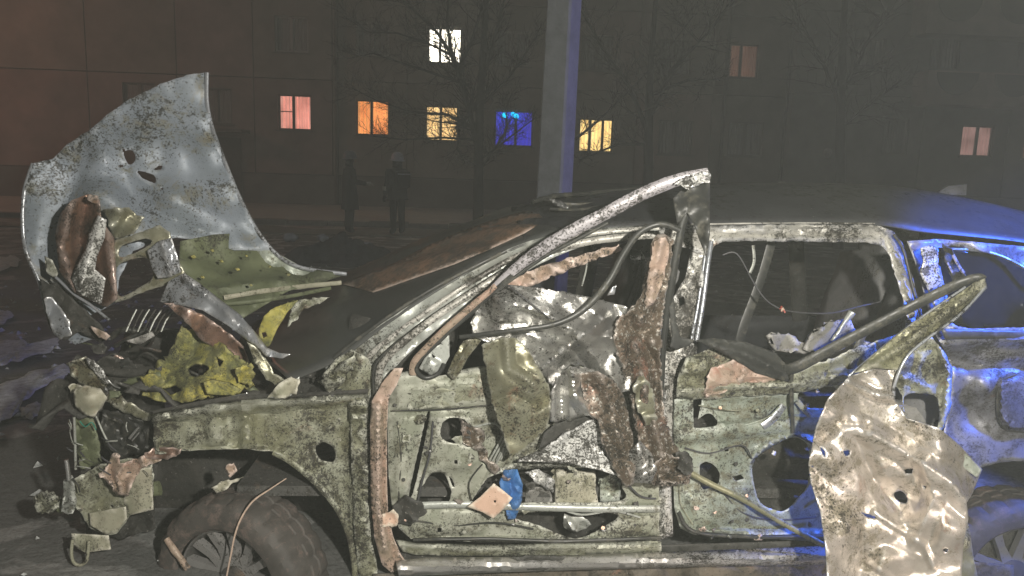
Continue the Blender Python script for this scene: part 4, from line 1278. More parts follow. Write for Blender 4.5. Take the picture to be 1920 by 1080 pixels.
panel('frame_strip', [(1846, 522, -.25), (1850, 540, -.25), (1822, 570, -.25), (1780, 602, -.26), (1730, 640, -.27), (1700, 668, -.28), (1686, 694, -.28), (1640, 690, -.28), (1600, 700, -.26), (1630, 672, -.26), (1690, 622, -.25), (1740, 586, -.24), (1790, 556, -.24), (1826, 530, -.24)], 'olive_strip', rd, step=6, cr=((.006, 40),),
      relief=(ridge([(1840, 535), (1760, 595), (1690, 650), (1610, 700)], 6, .014),))
tube('frame_edge', [(1848, 538, -.26), (1800, 590, -.275), (1740, 634, -.285), (1700, 670, -.295), (1678, 720, -.295), (1676, 745, -.29)], .005, 'blue_silver', rd)
tube('frame_edge', [(1590, 706, -.26), (1640, 664, -.255), (1700, 615, -.25), (1760, 572, -.245), (1810, 538, -.245)], .004, 'blue_silver', rd)
tube('rod', [(1290, 884, -.02), (1330, 906, -.02), (1400, 940, -.03), (1470, 982, -.05), (1545, 1022, -.08)], .011, 'olive_strip', rd, flat=.8, wob=.05)
tube('strap', [(1484, 700, -.03), (1485, 760, -.01), (1487, 812, .0)], .0075, 'black_trim', rd, flat=.5)
tube('lock_strip', [(1470, 760, .0), (1450, 785, .0), (1430, 800, .0)], .014, 'blue_silver', rd, flat=.3)
tube('lock_strip', [(1495, 752, .0), (1510, 770, .0), (1520, 780, .0)], .010, 'rail_grey', rd, flat=.3)
tube('cable', [(1365, 800, .015), (1400, 796, .01), (1440, 782, .005), (1462, 762, .0)], .004, 'sage_clean', rd)
tube('wedge', [(1620, 620, .02), (1606, 660, .01), (1592, 705, .0)], .016, 'black_trim', rd, flat=.5)
panel('rear_edge', [(1640, 640), (1700, 622), (1748, 632), (1770, 660), (1786, 692), (1782, 760), (1770, 800), (1745, 835), (1700, 800), (1690, 740), (1660, 700)], 'sage_dirty', rd, d=.01, step=6, cr=((.022, 40), (.01, 16)), jag=2,
      holes=([(1696, 742), (1735, 738), (1758, 748), (1760, 790), (1748, 822), (1716, 800), (1698, 780)],), relief=(ridge([(1764, 655), (1780, 700), (1770, 790)], 6, .02), fold([(1660, 690), (1745, 730)], 10, .02)))
rg = random.Random(78)
for (u, v) in ((1285, 860), (1295, 930), (1380, 870), (1400, 930), (1400, 975), (1340, 960), (1530, 860), (1480, 800), (1420, 770), (1350, 765), (1285, 815), (1540, 930)):
    tube('clip', [(u, v, .035), (u + .6, v - .4, .008)], rg.uniform(.004, .008), rg.choice(('burnt', 'burnt', 'sage_dirty', 'rust_sheet')), rd, n=1, sides=7)
for pts in ([(1285, 840), (1330, 850), (1390, 835), (1410, 860)], [(1280, 880), (1275, 940), (1300, 985)], [(1350, 915), (1390, 960), (1450, 975), (1530, 970)], [(1490, 815), (1530, 840), (1540, 900)], [(1310, 760), (1380, 770), (1430, 755)]):
    tube('cable', [(u, v, .010 + rg.uniform(-.006, .006)) for u, v in pts], rg.choice((.0022, .003, .004)), rg.choice(('wire', 'black_trim', 'sage_dirty')), rd, sides=6)
for i in range(20):
    u, v = rg.uniform(1270, 1560), rg.choice((rg.uniform(690, 760), rg.uniform(960, 1010), rg.uniform(760, 960)))
    k = rg.uniform(3, 10)
    q = [(u + k * rg.uniform(.5, 1.3) * math.cos(t), v + k * rg.uniform(.4, 1.0) * math.sin(t)) for t in np.linspace(0, 6.28, 7)[:-1]]
    panel('shred', q, rg.choice(('sage_dirty', 'burnt', 'brown', 'gritty', 'pink')), rd, d=.0, step=4, cr=((.018, 10),), jag=2, ang=28)
# hanging outer skin of the rear door, nearest the camera
panel('hanging_skin', [(1592, 706, -.27), (1640, 690, -.28), (1684, 694, -.28), (1676, 745, -.29), (1700, 784, -.32), (1760, 802, -.33), (1800, 836, -.33), (1841, 880, -.30), (1822, 926, -.32), (1812, 942, -.34), (1815, 972, -.36), (1806, 1020, -.37), (1800, 1120, -.40), (1552, 1120, -.42), (1548, 1030, -.40), (1538, 960, -.38), (1520, 905, -.36), (1516, 870, -.35), (1530, 800, -.33), (1552, 748, -.30)],
      'skin_warm', rd, step=4, cr=((.055, 120), (.010, 44)), ang=60,
      holes=([(1676, 925), (1690, 920), (1702, 934), (1698, 944), (1682, 938)], [(1580, 845), (1592, 843), (1594, 852), (1584, 856)], [(1694, 880), (1712, 878), (1710, 888), (1698, 888)],
             [(1612, 960), (1640, 968), (1645, 972), (1625, 970)], [(1730, 910), (1738, 912), (1736, 918)], [(1520, 874), (1526, 872), (1525, 878)], [(1538, 838), (1546, 845), (1548, 858), (1541, 850)], [(1768, 1028), (1777, 1028), (1776, 1036), (1769, 1034)]),
      relief=(fold([(1610, 800), (1700, 850), (1780, 900), (1815, 945)], 26, .045), fold([(1720, 1010), (1752, 930), (1730, 870)], 24, .03), fold([(1600, 815), (1640, 900), (1690, 960)], 24, -.03),
              bump(1690, 935, 30, -.05), bump(1590, 1000, 45, .05), bump(1560, 860, 30, .03), fold([(1590, 715), (1640, 740), (1676, 745)], 12, .025), fold([(1540, 820), (1580, 790), (1620, 800)], 16, -.03),
              bump(1770, 990, 40, .04), fold([(1615, 1000), (1618, 1060), (1660, 1085)], 8, -.012), fold([(1640, 960), (1730, 1020), (1750, 1060)], 10, .012)))
panel('skin_side', [(1806, 950, -.30), (1816, 985, -.28), (1824, 1040, -.25), (1836, 1100, -.22), (1798, 1100, -.38), (1802, 1020, -.36)], 'olive_strip', rd, step=7, cr=(.01, 30))
panel('skin_corner', [(1775, 838), (1800, 840), (1840, 880), (1832, 896), (1800, 872)], 'sage_clean', rd, d=-.345, step=5, cr=(.004, 20))

# ---- rear quarter, rear window, arch
rw = [(1908 + 208 * math.cos(R(a)), 1078 - 214 * math.sin(R(a))) for a in range(172, 8, -8)]
panel('rear_quarter', [(1700, 452, .19), (1760, 448, .19), (1920, 462, .18), (2060, 490, .16), (2180, 540, .14), (2250, 640, .06), (2300, 720, .02), (2310, 1080, .02), (2125, 1080, .02)] + [(a, b, .0) for a, b in rw[::-1]] + [(1700, 1080, .02), (1720, 990, .03), (1740, 900, .03), (1772, 800, .03), (1786, 700, .03), (1770, 655, .03), (1756, 632, .05), (1735, 560, .10), (1715, 490, .16)],
      'quarter', car, step=9, cr=((.012, 90), (.004, 26)),
      holes=([(1764, 468), (1850, 474), (1920, 505), (1985, 560), (2015, 608), (1900, 614), (1796, 612), (1780, 570)],),
      ctrl=[(1800, 640, .02), (1920, 640, .0), (2100, 650, .0), (1850, 700, .0)],
      relief=(ridge([(1765, 640), (1920, 636), (2200, 650)], 9, .03), boss([(1872, 716), (1895, 704), (2000, 706), (2005, 790), (1985, 806), (1890, 804), (1874, 785)], .016, 3), ridge([(1772, 670), (1850, 690), (1920, 690)], 14, -.02), bump(1820, 780, 40, -.03), bump(1850, 720, 20, .02)))
tube('fuel_flap_gap', [(1905, 702, -.004), (1880, 712, -.004), (1870, 740, -.004), (1872, 785, -.004), (1888, 806, -.004), (1940, 810, -.004), (1990, 808, -.004)], .004, 'black_trim', car)
panel('quarter_glass', [(1760, 464), (1850, 470), (1925, 502), (1990, 558), (2020, 612), (1900, 618), (1790, 616), (1774, 570)], 'side_glass', car, d=.15, step=16, ctrl=[(1800, 600, .08), (1950, 600, .06)])
tube('quarter_trim', [(1762, 467, .155), (1850, 472, .14), (1922, 503, .11), (1990, 558, .07)], .006, 'blue_silver', car, wob=.1)
panel('pillar_trim', [(1727, 466), (1738, 460), (1756, 463), (1760, 500), (1768, 545), (1766, 572), (1752, 580), (1743, 560), (1735, 535), (1725, 512), (1730, 490)], 'white_specked', car, d=.055, step=5, cr=(.010, 26), jag=2)
panel('belt_insert', [(1768, 458), (1786, 468), (1800, 500), (1818, 530), (1790, 535), (1775, 500)], 'burnt', car, d=.06, step=6, cr=(.03, 14), jag=2)
tube('belt_clip', [(1787, 478, .03), (1800, 502, .03), (1808, 512, .03)], .006, 'lavender', car, flat=.3)
tube('belt_clip', [(1776, 492, .03), (1786, 512, .03)], .004, 'lavender', car, n=2, flat=.3)
panel('belt_line', [(1764, 616), (1900, 620), (2050, 622), (2200, 640), (2200, 648), (1920, 634), (1772, 636)], 'black_trim', car, d=-.035, step=10)

# ---- bonnet torn upright
bn = empty('bonnet', parent=car)
panel('outer_sheet', [(62, 306, .62), (100, 298, .66), (126, 270, .70), (165, 246, .74), (200, 216, .78), (245, 186, .82), (300, 158, .86), (350, 141, .90), (388, 136, .94), (389, 190, .92), (399, 240, .90), (420, 300, .86), (450, 372, .82), (482, 432, .78), (512, 470, .76), (440, 470, .70), (380, 452, .64), (330, 446, .60), (300, 450, .58), (250, 470, .56), (225, 520, .54), (215, 570, .53), (150, 600, .52), (190, 632, .52), (140, 646, .54), (98, 618, .56), (84, 570, .56), (72, 525, .57), (50, 476, .58), (42, 420, .59), (46, 355, .60)],
      'hood', bn, step=8, cr=((.022, 170), (.008, 70)), jag=1.0, ctrl=[(250, 300, .66), (180, 380, .56), (330, 300, .74), (130, 450, .55)],
      holes=([(232, 287), (240, 281), (250, 284), (255, 298), (246, 309), (238, 304)], [(258, 321), (275, 323), (291, 331), (291, 343), (278, 339), (266, 333)], [(288, 319), (297, 310), (305, 311), (302, 318)], [(222, 310), (230, 309), (232, 313), (225, 314)], [(229, 279), (234, 279), (235, 285), (231, 286)], [(300, 353), (307, 351), (305, 357)]),
      relief=(fold([(128, 268), (150, 330), (110, 420), (95, 560)], 40, -.05), bump(245, 305, 40, -.05), fold([(200, 330), (300, 400), (400, 440)], 34, -.05), fold([(180, 250), (210, 340), (230, 440)], 30, .035), bump(330, 365, 34, .04)))
tube('rim_fold', [(388, 136, .93), (388, 190, .91), (398, 240, .89), (420, 300, .85), (450, 372, .81), (482, 432, .77), (520, 478, .75), (565, 502, .74), (650, 514, .74)], .009, 'blue_silver', bn, flat=.5)
tube('rim_fold', [(62, 306, .61), (46, 355, .59), (42, 420, .58), (50, 476, .57), (72, 525, .56), (84, 570, .55), (98, 618, .55)], .008, 'blue_silver', bn, flat=.6, wob=.1)
panel('bonnet_liner', [(338, 452, .60), (400, 440, .66), (460, 436, .76), (492, 446, .79), (520, 476, .79), (565, 502, .80), (652, 514, .82), (600, 530, .70), (540, 546, .58), (500, 570, .48), (450, 600, .42), (400, 590, .42), (350, 545, .46), (335, 500, .52)],
      'hood_inner', bn, step=8, cr=((.018, 60), (.008, 24)), relief=(fold([(380, 545), (480, 530), (640, 516)], 14, .03), fold([(350, 480), (440, 500), (560, 510)], 20, -.02)))
panel('green_rim', [(455, 436, .77), (482, 430, .775), (512, 470, .765), (565, 500, .77), (650, 513, .79), (600, 520, .74), (540, 516, .74), (495, 490, .74), (470, 462, .75)], 'sage_clean', bn, step=8, cr=(.006, 50))
for (u, v, a) in ((362, 482, 6), (445, 505, 5), (540, 515, 5), (415, 490, 4), (470, 535, 4), (380, 520, 4), (505, 500, 3), (398, 470, 4), (462, 480, 3)):
    panel('fleck', [(u - a, v - 2), (u + 2, v - a * .6), (u + a, v + 1), (u, v + a * .6)], 'yellow', bn, d=.40 + .0004 * (u - 340) + (.1 if v < 500 else 0), step=3, cr=(.01, 6))
tube('edge_strip', [(420, 558, .45), (500, 545, .52), (580, 536, .66), (640, 530, .72)], .010, 'beige', bn, flat=.4, wob=.1)
tube('edge_strip', [(400, 572, .42), (470, 566, .44), (540, 556, .52), (620, 540, .68)], .008, 'hood_inner', bn, flat=.4, wob=.1)
# crumpled inner frame of the bonnet
panel('frame_crumple', [(104, 440), (114, 400), (134, 376), (165, 364), (186, 374), (190, 412), (214, 446), (217, 505), (221, 560), (200, 576), (172, 566), (140, 548), (112, 510)], 'rust_sheet', bn, d=.42, step=6, cr=((.030, 60), (.012, 24)), ang=55,
      relief=(fold([(130, 385), (115, 460), (140, 545)], 18, .05), fold([(165, 368), (150, 440), (175, 560)], 22, -.06), fold([(186, 380), (205, 470), (214, 560)], 16, .03)))
panel('frame_silver', [(184, 404), (200, 412), (196, 446), (182, 480), (178, 505), (198, 522), (190, 570), (172, 564), (146, 548), (134, 520), (144, 496), (160, 470), (168, 436)], 'white_specked', bn, d=.36, step=5, cr=((.012, 50),), relief=(fold([(190, 410), (165, 480), (150, 540)], 18, .03),))
panel('frame_scrap', [(192, 392), (240, 388), (270, 410), (250, 440), (214, 446), (204, 420)], 'flap', bn, d=.46, step=5, cr=((.03, 26),), ang=55, jag=3)
panel('frame_scrap', [(168, 364), (184, 368), (186, 382), (172, 380), (162, 372)], 'orange_rust', bn, d=.36, step=5, cr=((.02, 16),))
panel('bracket', [(212, 452), (250, 440), (300, 422), (318, 436), (326, 470), (340, 500), (350, 516), (320, 530), (290, 540), (250, 556), (216, 568), (210, 520)], 'flap', bn, d=.42, step=6, cr=((.014, 40),), holes=([(220, 500), (250, 486), (274, 484), (284, 500), (286, 522), (260, 540), (228, 556), (218, 540)], [(228, 462), (270, 448), (285, 454), (262, 470), (226, 482)]), jag=1.5)
panel('bracket', [(276, 470), (298, 452), (322, 446), (332, 476), (340, 510), (316, 520), (296, 522), (286, 505)], 'blue_silver', bn, d=.37, step=5, cr=((.014, 30),), relief=(fold([(304, 455), (322, 520)], 8, .02),))
panel('torn_strip', [(74, 522), (92, 534), (110, 528), (128, 552), (170, 590), (196, 616), (208, 636), (190, 642), (150, 622), (120, 640), (96, 618), (84, 575)], 'burnt', bn, d=.47, step=7, cr=((.03, 40), (.012, 16)), jag=2)
panel('torn_scrap', [(82, 560), (96, 555), (112, 575), (130, 600), (134, 628), (110, 636), (94, 612)], 'blue_silver', bn, d=.43, step=5, cr=((.02, 26),), jag=2)
panel('torn_scrap', [(170, 612), (186, 616), (208, 630), (200, 638), (182, 632)], 'pink', bn, d=.41, step=5, cr=((.02, 16),), jag=2)
panel('torn_scrap', [(84, 480), (98, 488), (110, 512), (104, 522), (88, 512)], 'sage', bn, d=.45, step=5, cr=((.02, 20),))
tube('torn_edge', [(105, 520, .44), (140, 552, .42), (170, 572, .41), (205, 600, .40)], .006, 'blue_silver', bn)
# curved blade: torn wing edge hooked over the engine bay
panel('wing_blade', [(300, 566, .34), (316, 528, .34), (345, 512, .33), (372, 530, .31), (410, 560, .28), (452, 592, .24), (482, 628, .20), (500, 652, .17), (524, 662, .15), (546, 664, .13), (530, 672, .13), (500, 668, .14), (474, 646, .16), (430, 612, .20), (380, 582, .25), (340, 572, .30)], 'blue_silver', car, step=5, cr=((.008, 40),),
      relief=(fold([(345, 520), (420, 580), (500, 658)], 11, .025),))
panel('wing_inner', [(306, 566), (340, 572), (380, 590), (420, 616), (456, 650), (470, 680), (455, 690), (420, 664), (380, 640), (346, 600)], 'rust_sheet', car, d=.30, step=6, cr=((.02, 36),), jag=2, holes=([(344, 568), (352, 564), (364, 568), (358, 575)],))
panel('wing_stay', [(462, 640), (474, 646), (500, 676), (514, 700), (540, 714), (560, 700), (552, 722), (526, 728), (500, 712), (484, 690)], 'flap', car, d=.13, step=5, cr=((.012, 26),), jag=1.5)
panel('wing_tip', [(502, 744), (530, 726), (562, 706), (556, 724), (546, 742), (520, 748)], 'rail_grey', car, d=.06, step=5, cr=((.010, 24),))

# yellow insulation in the engine bay
thing_panel('yellow_insulation', 'torn yellow foam blanket heaped in the engine bay', 'insulation', [(335, 612, .40), (362, 618, .38), (400, 634, .34), (432, 662, .28), (455, 672, .24), (470, 690, .20), (474, 722, .16), (440, 738, .14), (400, 744, .14), (350, 752, .15), (300, 756, .16), (268, 742, .18), (250, 724, .22), (270, 712, .28), (290, 690, .32), (316, 668, .36), (330, 640, .38)], 'yellow', .2, step=5, cr=((.030, 60), (.016, 22), (.006, 9)), jag=5, thick=.012, ang=28, holes=([(352, 690), (372, 682), (392, 690), (380, 704), (360, 706)], [(300, 728), (330, 722), (344, 732), (320, 742)], [(404, 668), (420, 676), (412, 690)]))
thing_panel('yellow_shred', 'small torn yellow-green foam shred at the left of the heaped blanket', 'insulation', [(262, 706), (290, 700), (312, 712), (300, 726), (276, 728)], 'yellow', .17, step=4, cr=((.02, 18),), jag=3, thick=.008, ang=28)
thing_panel('yellow_shred', 'small torn yellow-green foam shred at the right of the heaped blanket', 'insulation', [(440, 690), (468, 682), (480, 700), (470, 722), (448, 716)], 'yellow', .12, step=4, cr=((.02, 18),), jag=3, thick=.008, ang=28)
thing_panel('yellow_flap', 'bright yellow foam flap in front of the heaped yellow blanket', 'insulation', [(382, 716), (400, 712), (430, 718), (452, 730), (440, 740), (410, 740), (388, 738)], 'yellow', .10, step=5, cr=((.015, 24),), thick=.010)
thing_panel('yellow_leaf', 'narrow yellow foam strip with a dark hole beside the windscreen', 'insulation', [(486, 616), (496, 592), (516, 576), (546, 566), (560, 562), (540, 584), (522, 612), (506, 648), (494, 652), (486, 636)], 'yellow', .34, step=5, cr=((.02, 26),), holes=([(490, 624), (498, 622), (502, 630), (494, 634)],), thick=.008)
panel('bay_scrap', [(545, 572), (570, 560), (618, 558), (600, 568), (570, 580), (556, 600), (540, 612)], 'sage_dirty', car, d=.40, step=5, cr=((.03, 24),), jag=3)
panel('bay_scrap', [(424, 744), (466, 736), (462, 744), (430, 750)], 'chrome', car, d=.09, step=5, cr=((.006, 14),))

# engine bay: floor of scorched lumps and a row of radiator fins
bayv, bayf = [], []
nu, nv = 46, 26
for j in range(nv + 1):
    for i in range(nu + 1):
        X = -1.62 + 1.25 * i / nu
        Yy = .16 + 1.10 * j / nv
        k = i * 13.0
        h = .60 + .10 * float(fbm(np.array([X * 5]), np.array([Yy * 5]), 4, 4)[0]) + .05 * float(crumple(np.array([X * 100]), np.array([Yy * 100]), 16, 6)[0])
        bayv.append((X, Yy, h + .12 * (i / nu)))
for j in range(nv):
    for i in range(nu):
        a = j * (nu + 1) + i
        bayf.append((a, a + 1, a + nu + 2, a + nu + 1))
mesh('engine_remains', bayv, bayf, 'burnt', car, thick=.01)
for i in range(7):
    tube('radiator_fin', [(236 + i * 11, 622, .44), (246 + i * 11, 600, .46), (256 + i * 12, 580, .48)], .0035, 'burnt' if i % 2 else 'rail_grey', car, flat=.5)
tube('bay_hose', [(140, 672, .2), (180, 690, .22), (240, 700, .3), (300, 690, .4)], .018, 'burnt', car, wob=.1)
rg = random.Random(31)
for i in range(22):
    u, v = rg.uniform(150, 480), rg.uniform(630, 745)
    Yb = .15 + (745 - v) / 115 * .55
    l_ = rg.uniform(20, 70)
    a = rg.uniform(-.7, .7)
    tube('engine_hose', [(u, v, Yb), (u + l_ * .4 * math.cos(a), v + l_ * .4 * math.sin(a) - rg.uniform(0, 12), Yb - .02), (u + l_ * math.cos(a), v + l_ * math.sin(a), Yb)], rg.choice((.004, .006, .010, .014)), rg.choice(('burnt', 'black_trim', 'black_trim', 'rim', 'hood_inner')), car, wob=.08, n=4)
for i in range(16):
    u, v = rg.uniform(140, 300) if i < 8 else rg.uniform(440, 620), rg.uniform(640, 745)
    Yb = .12 + (745 - v) / 115 * .45
    q = [(u + rg.uniform(8, 22) * math.cos(t), v + rg.uniform(5, 14) * math.sin(t)) for t in np.linspace(0, 6.28, 7)[:-1]]
    panel('engine_scrap', q, rg.choice(('burnt', 'burnt', 'hood_inner', 'rust_sheet', 'beige', 'black_trim', 'flap')), car, d=Yb, step=5, cr=((.03, 16),), jag=3, ang=30)
panel('bay_plate', [(235, 640), (286, 622), (290, 630), (262, 646)], 'seat_light', car, d=.5, step=6, cr=(.02, 20))

# ---- front end: radiator support, lamp carcass, brackets
fe = empty('front_end', parent=car)
panel('radiator', [(150, 690), (200, 668), (300, 690), (310, 780), (300, 860), (290, 990), (230, 1010), (160, 1000), (150, 900), (150, 780)], 'burnt', fe, d=.34, step=8, cr=((.05, 50), (.02, 18)), jag=4, ang=30)
tube('crash_beam', [(110, 950, .24), (150, 940, .22), (220, 930, .20), (300, 915, .20)], .03, 'hood_inner', fe, flat=.6, wob=.05)
tube('crash_beam', [(150, 700, .26), (158, 780, .25), (160, 880, .23), (160, 980, .21)], .02, 'burnt', fe, flat=.6, wob=.1)
panel('lamp_shell', [(138, 730), (160, 722), (188, 728), (200, 746), (190, 764), (176, 782), (158, 778), (142, 762)], 'beige', fe, d=.16, step=5, cr=((.02, 30),), jag=1.5, relief=(bump(168, 752, 26, .04),))
panel('support_post', [(140, 775), (176, 786), (186, 830), (190, 870), (150, 880), (142, 830)], 'hood_inner', fe, d=.20, step=6, cr=((.02, 24), (.01, 10)), jag=2)
panel('support_beam', [(126, 682), (160, 668), (190, 690), (200, 716), (240, 752), (286, 778), (280, 790), (230, 772), (190, 748), (160, 722), (136, 706)], 'flap', fe, d=.16, step=6, cr=((.025, 26), (.01, 12)), jag=3)
panel('support_beam', [(160, 672), (176, 676), (198, 702), (206, 720), (196, 720), (178, 700)], 'white_specked', fe, d=.12, step=4, cr=((.015, 14),), jag=2)
tube('thin_rod', [(139, 782, .14), (141, 830, .14), (142, 880, .14)], .005, 'rail_grey', fe)
tube('thin_rod', [(180, 780, .16), (192, 808, .16), (202, 828, .16)], .004, 'rail_grey', fe)
tube('thin_rod', [(198, 706, .14), (212, 722, .14), (226, 728, .14)], .003, 'chrome', fe)
tube('bright_pipe', [(124, 862, .12), (127, 880, .12), (129, 900, .12)], .008, 'chrome', fe)
tube('bright_pipe', [(243, 822, .16), (256, 806, .16), (262, 800, .16)], .006, 'chrome', fe)
tube('bright_pipe', [(248, 826, .17), (262, 810, .17)], .004, 'chrome', fe, n=2)
panel('lamp_carcass', [(190, 770), (230, 770), (282, 782), (290, 830), (260, 852), (220, 860), (196, 840)], 'black_trim', fe, d=.20, step=6, cr=((.05, 30), (.02, 12)), jag=3)
panel('pipe_bracket', [(120, 900), (136, 890), (142, 940), (136, 965), (114, 960)], 'rail_grey', fe, d=.16, step=5, cr=((.02, 16),), jag=2)
panel('bumper_bracket', [(136, 900), (190, 870), (240, 858), (284, 864), (288, 890), (286, 940), (286, 956), (244, 966), (236, 980), (218, 1000), (200, 1004), (168, 990), (150, 960), (134, 940)], 'sage_dirty', fe, d=.17, step=6, cr=((.018, 44), (.006, 16)), jag=1.5, holes=([(206, 948), (212, 946), (211, 953)], [(222, 946), (226, 946), (225, 951)]))
panel('bumper_bracket', [(168, 962), (236, 950), (238, 972), (218, 998), (200, 1002), (170, 985)], 'beige', fe, d=.13, step=6, cr=((.010, 30),))
panel('bumper_bracket', [(242, 880), (284, 876), (288, 955), (244, 966), (232, 940)], 'beige', fe, d=.15, step=6, cr=((.012, 30),))
panel('bumper_scrap', [(184, 890), (204, 876), (210, 850), (222, 850), (226, 868), (262, 856), (300, 852), (302, 862), (262, 882), (250, 905), (240, 930), (222, 930), (204, 908)], 'pink', fe, d=.10, step=5, cr=((.035, 24), (.012, 10)), jag=3, ang=55)
panel('bumper_scrap', [(270, 846), (310, 838), (340, 842), (330, 858), (290, 862), (272, 858)], 'rust_sheet', fe, d=.09, step=5, cr=((.02, 16),), jag=3)
panel('tow_plate', [(134, 1000), (204, 1004), (208, 1030), (160, 1036), (136, 1022)], 'beige', fe, d=.15, step=6, cr=((.010, 20),))
tube('tow_hook', [(136, 1012, .13), (134, 1036, .12), (138, 1054, .12), (150, 1060, .12), (162, 1052, .12), (165, 1036, .12), (167, 1014, .13)], .006, 'beige', fe)
panel('foam_lump', [(64, 935), (84, 922), (106, 928), (112, 950), (96, 962), (70, 956)], 'sage_dirty', fe, d=.22, step=5, cr=((.03, 20),), thick=.03)
tube('green_wire', [(150, 790, .15), (160, 800, .14), (172, 792, .14), (180, 806, .15)], .002, 'green_plastic', fe)
rg = random.Random(9)
for i in range(26):       # loose wires and splinters of the front end
    u, v = rg.uniform(128, 285), rg.uniform(780, 900)
    a = rg.uniform(0, 6.28)
    l_ = rg.uniform(10, 30)
    tube('loose_wire', [(u, v, .12), (u + l_ * .5 * math.cos(a) + rg.uniform(-4, 4), v + l_ * .5 * math.sin(a), .11), (u + l_ * math.cos(a), v + l_ * math.sin(a), .12)], rg.choice((.0015, .002, .003)), rg.choice(('wire', 'black_trim', 'rail_grey', 'wire')), fe, sides=5, n=3)

# ---- wheels
def wheel(u, v, Y, r, width, steer, spokes=10, name='wheel'):
    c = at(u, v, Y)
    wr = empty(name, parent=car)
    rot = Matrix.Rotation(steer, 4, 'Z')
    n = 96
    prof = [(r * .66, 0), (r * .70, -.012), (r * .80, -.018), (r * .90, -.012), (r * .965, .004), (r * .985, .018), (r * .99, .034), (r, .045), (r, .07), (r * .985, .074), (r * .985, .084), (r, .088), (r, .115), (r * .985, .119), (r * .985, .129), (r, .133), (r, .165), (r * .98, .185), (r * .9, width), (r * .7, width)]
    vs, fs = [], []
    for i in range(n):
        a = 2 * math.pi * i / n
        for k, (rr, y) in enumerate(prof):
            q = rr
            if 4 <= k <= 8 and i % 4 == 0:
                q -= .010
            if 11 <= k <= 17 and i % 4 == 2:
                q -= .010
            p = Vector((q * math.cos(a), y - .02, q * math.sin(a)))
            vs.append(c + (rot @ p))
    m_ = len(prof)
    for i in range(n):
        for k in range(m_ - 1):
            fs.append((i * m_ + k, ((i + 1) % n) * m_ + k, ((i + 1) % n) * m_ + k + 1, i * m_ + k + 1))
    mesh('tyre', vs, fs, 'rubber', wr, ang=28)
    rp = [(r * .66, -.004), (r * .64, -.012), (r * .62, .0), (r * .60, .05), (r * .58, .14)]
    vs, fs = [], []
    for i in range(n):
        a = 2 * math.pi * i / n
        for (rr, y) in rp:
            vs.append(c + (rot @ Vector((rr * math.cos(a), y, rr * math.sin(a)))))
    for i in range(n):
        for k in range(len(rp) - 1):
            fs.append((i * len(rp) + k, ((i + 1) % n) * len(rp) + k, ((i + 1) % n) * len(rp) + k + 1, i * len(rp) + k + 1))
    mesh('rim', vs, fs, 'rim', wr)
    for i in range(spokes):
        a = 2 * math.pi * i / spokes + .2
        q0, q1 = r * .16, r * .62
        t = Vector((math.cos(a), 0, math.sin(a)))
        s_ = Vector((-math.sin(a), 0, math.cos(a)))
        b = []
        for (q, w_, y) in ((q0, .022, .028), (r * .4, .014, .022), (q1, .017, .004)):
            for (sx, yy) in ((-1, y), (1, y), (1, y + .03), (-1, y + .03)):
                b.append(c + (rot @ (t * q + s_ * (w_ * sx) + Vector((0, yy, 0)))))
        f_ = [(0, 1, 2, 3), (11, 10, 9, 8)]
        for z in (0, 4):
            f_ += [(z + k, z + 4 + k, z + 4 + (k + 1) % 4, z + (k + 1) % 4) for k in range(4)]
        mesh('spoke', b, f_, 'rim', wr, smooth=False)
    vs, fs = [], []
    for i in range(24):
        a = 2 * math.pi * i / 24
        for (rr, y) in ((.001, .012), (r * .10, .012), (r * .18, .024), (r * .19, .07)):
            vs.append(c + (rot @ Vector((rr * math.cos(a), y, rr * math.sin(a)))))
    for i in range(24):
        for k in range(3):
            fs.append((i * 4 + k, ((i + 1) % 24) * 4 + k, ((i + 1) % 24) * 4 + k + 1, i * 4 + k + 1))
    mesh('hub', vs, fs, 'rim', wr)
    vs = [c + (rot @ Vector((r * .56 * math.cos(2 * math.pi * i / 40), .10, r * .56 * math.sin(2 * math.pi * i / 40)))) for i in range(40)]
    mesh('brake_disc', vs, [tuple(range(40))], 'burnt', wr, thick=.02)
    return wr


wheel(430, 1096, .05, .335, .2, R(-22), spokes=14)
wheel(1908, 1082, .05, .325, .2, R(-4))
tube('tie_rod', [(312, 1010, .10), (336, 1044, .08), (352, 1066, .08)], .012, 'pink', car, wob=.12)
panel('arch_scrap', [(424, 872), (438, 868), (444, 884), (432, 896), (426, 886)], 'pink', car, d=.09, step=4, cr=((.02, 10),), jag=2)
panel('arch_scrap', [(396, 914), (420, 902), (456, 896), (440, 904), (424, 918), (404, 924)], 'beige', car, d=.12, step=4, cr=((.02, 14),), jag=2)
far1 = at(428, 1106, .10)
wheel(560, 930, 1.45, .32, .2, R(-24), name='wheel')
wheel(1755, 900, 1.45, .32, .2, 0, name='wheel')

# ---- cabin: floor, far side, dashboard, seats, belts, wires
p = MB()
p.box((-.85, .12, .30), (1.95, 1.45, .34))
p.build('cabin_floor', 'burnt', car)
xs_ = at(700, 800, 1.5).x
panel('side_panel', [(640, 640), (760, 600), (1100, 590), (1500, 592), (1800, 600), (1980, 610), (1980, 900), (640, 900)], 'dark_paint', car, d=1.46, step=30, cr=(.02, 100))
for (a, b) in (((1085, 600, 1.45), (1120, 420, 1.40)), ((1500, 600, 1.45), (1490, 415, 1.40)), ((1700, 600, 1.45), (1740, 430, 1.40))):
    tube('door_post', [a, ((a[0] + b[0]) / 2, (a[1] + b[1]) / 2, 1.43), b], .045, 'burnt', car, flat=.5)
tube('roof_beam', [(1000, 408, 1.36), (1100, 408, 1.38), (1330, 402, 1.40), (1600, 404, 1.40), (1800, 424, 1.40)], .04, 'dark_paint', car)


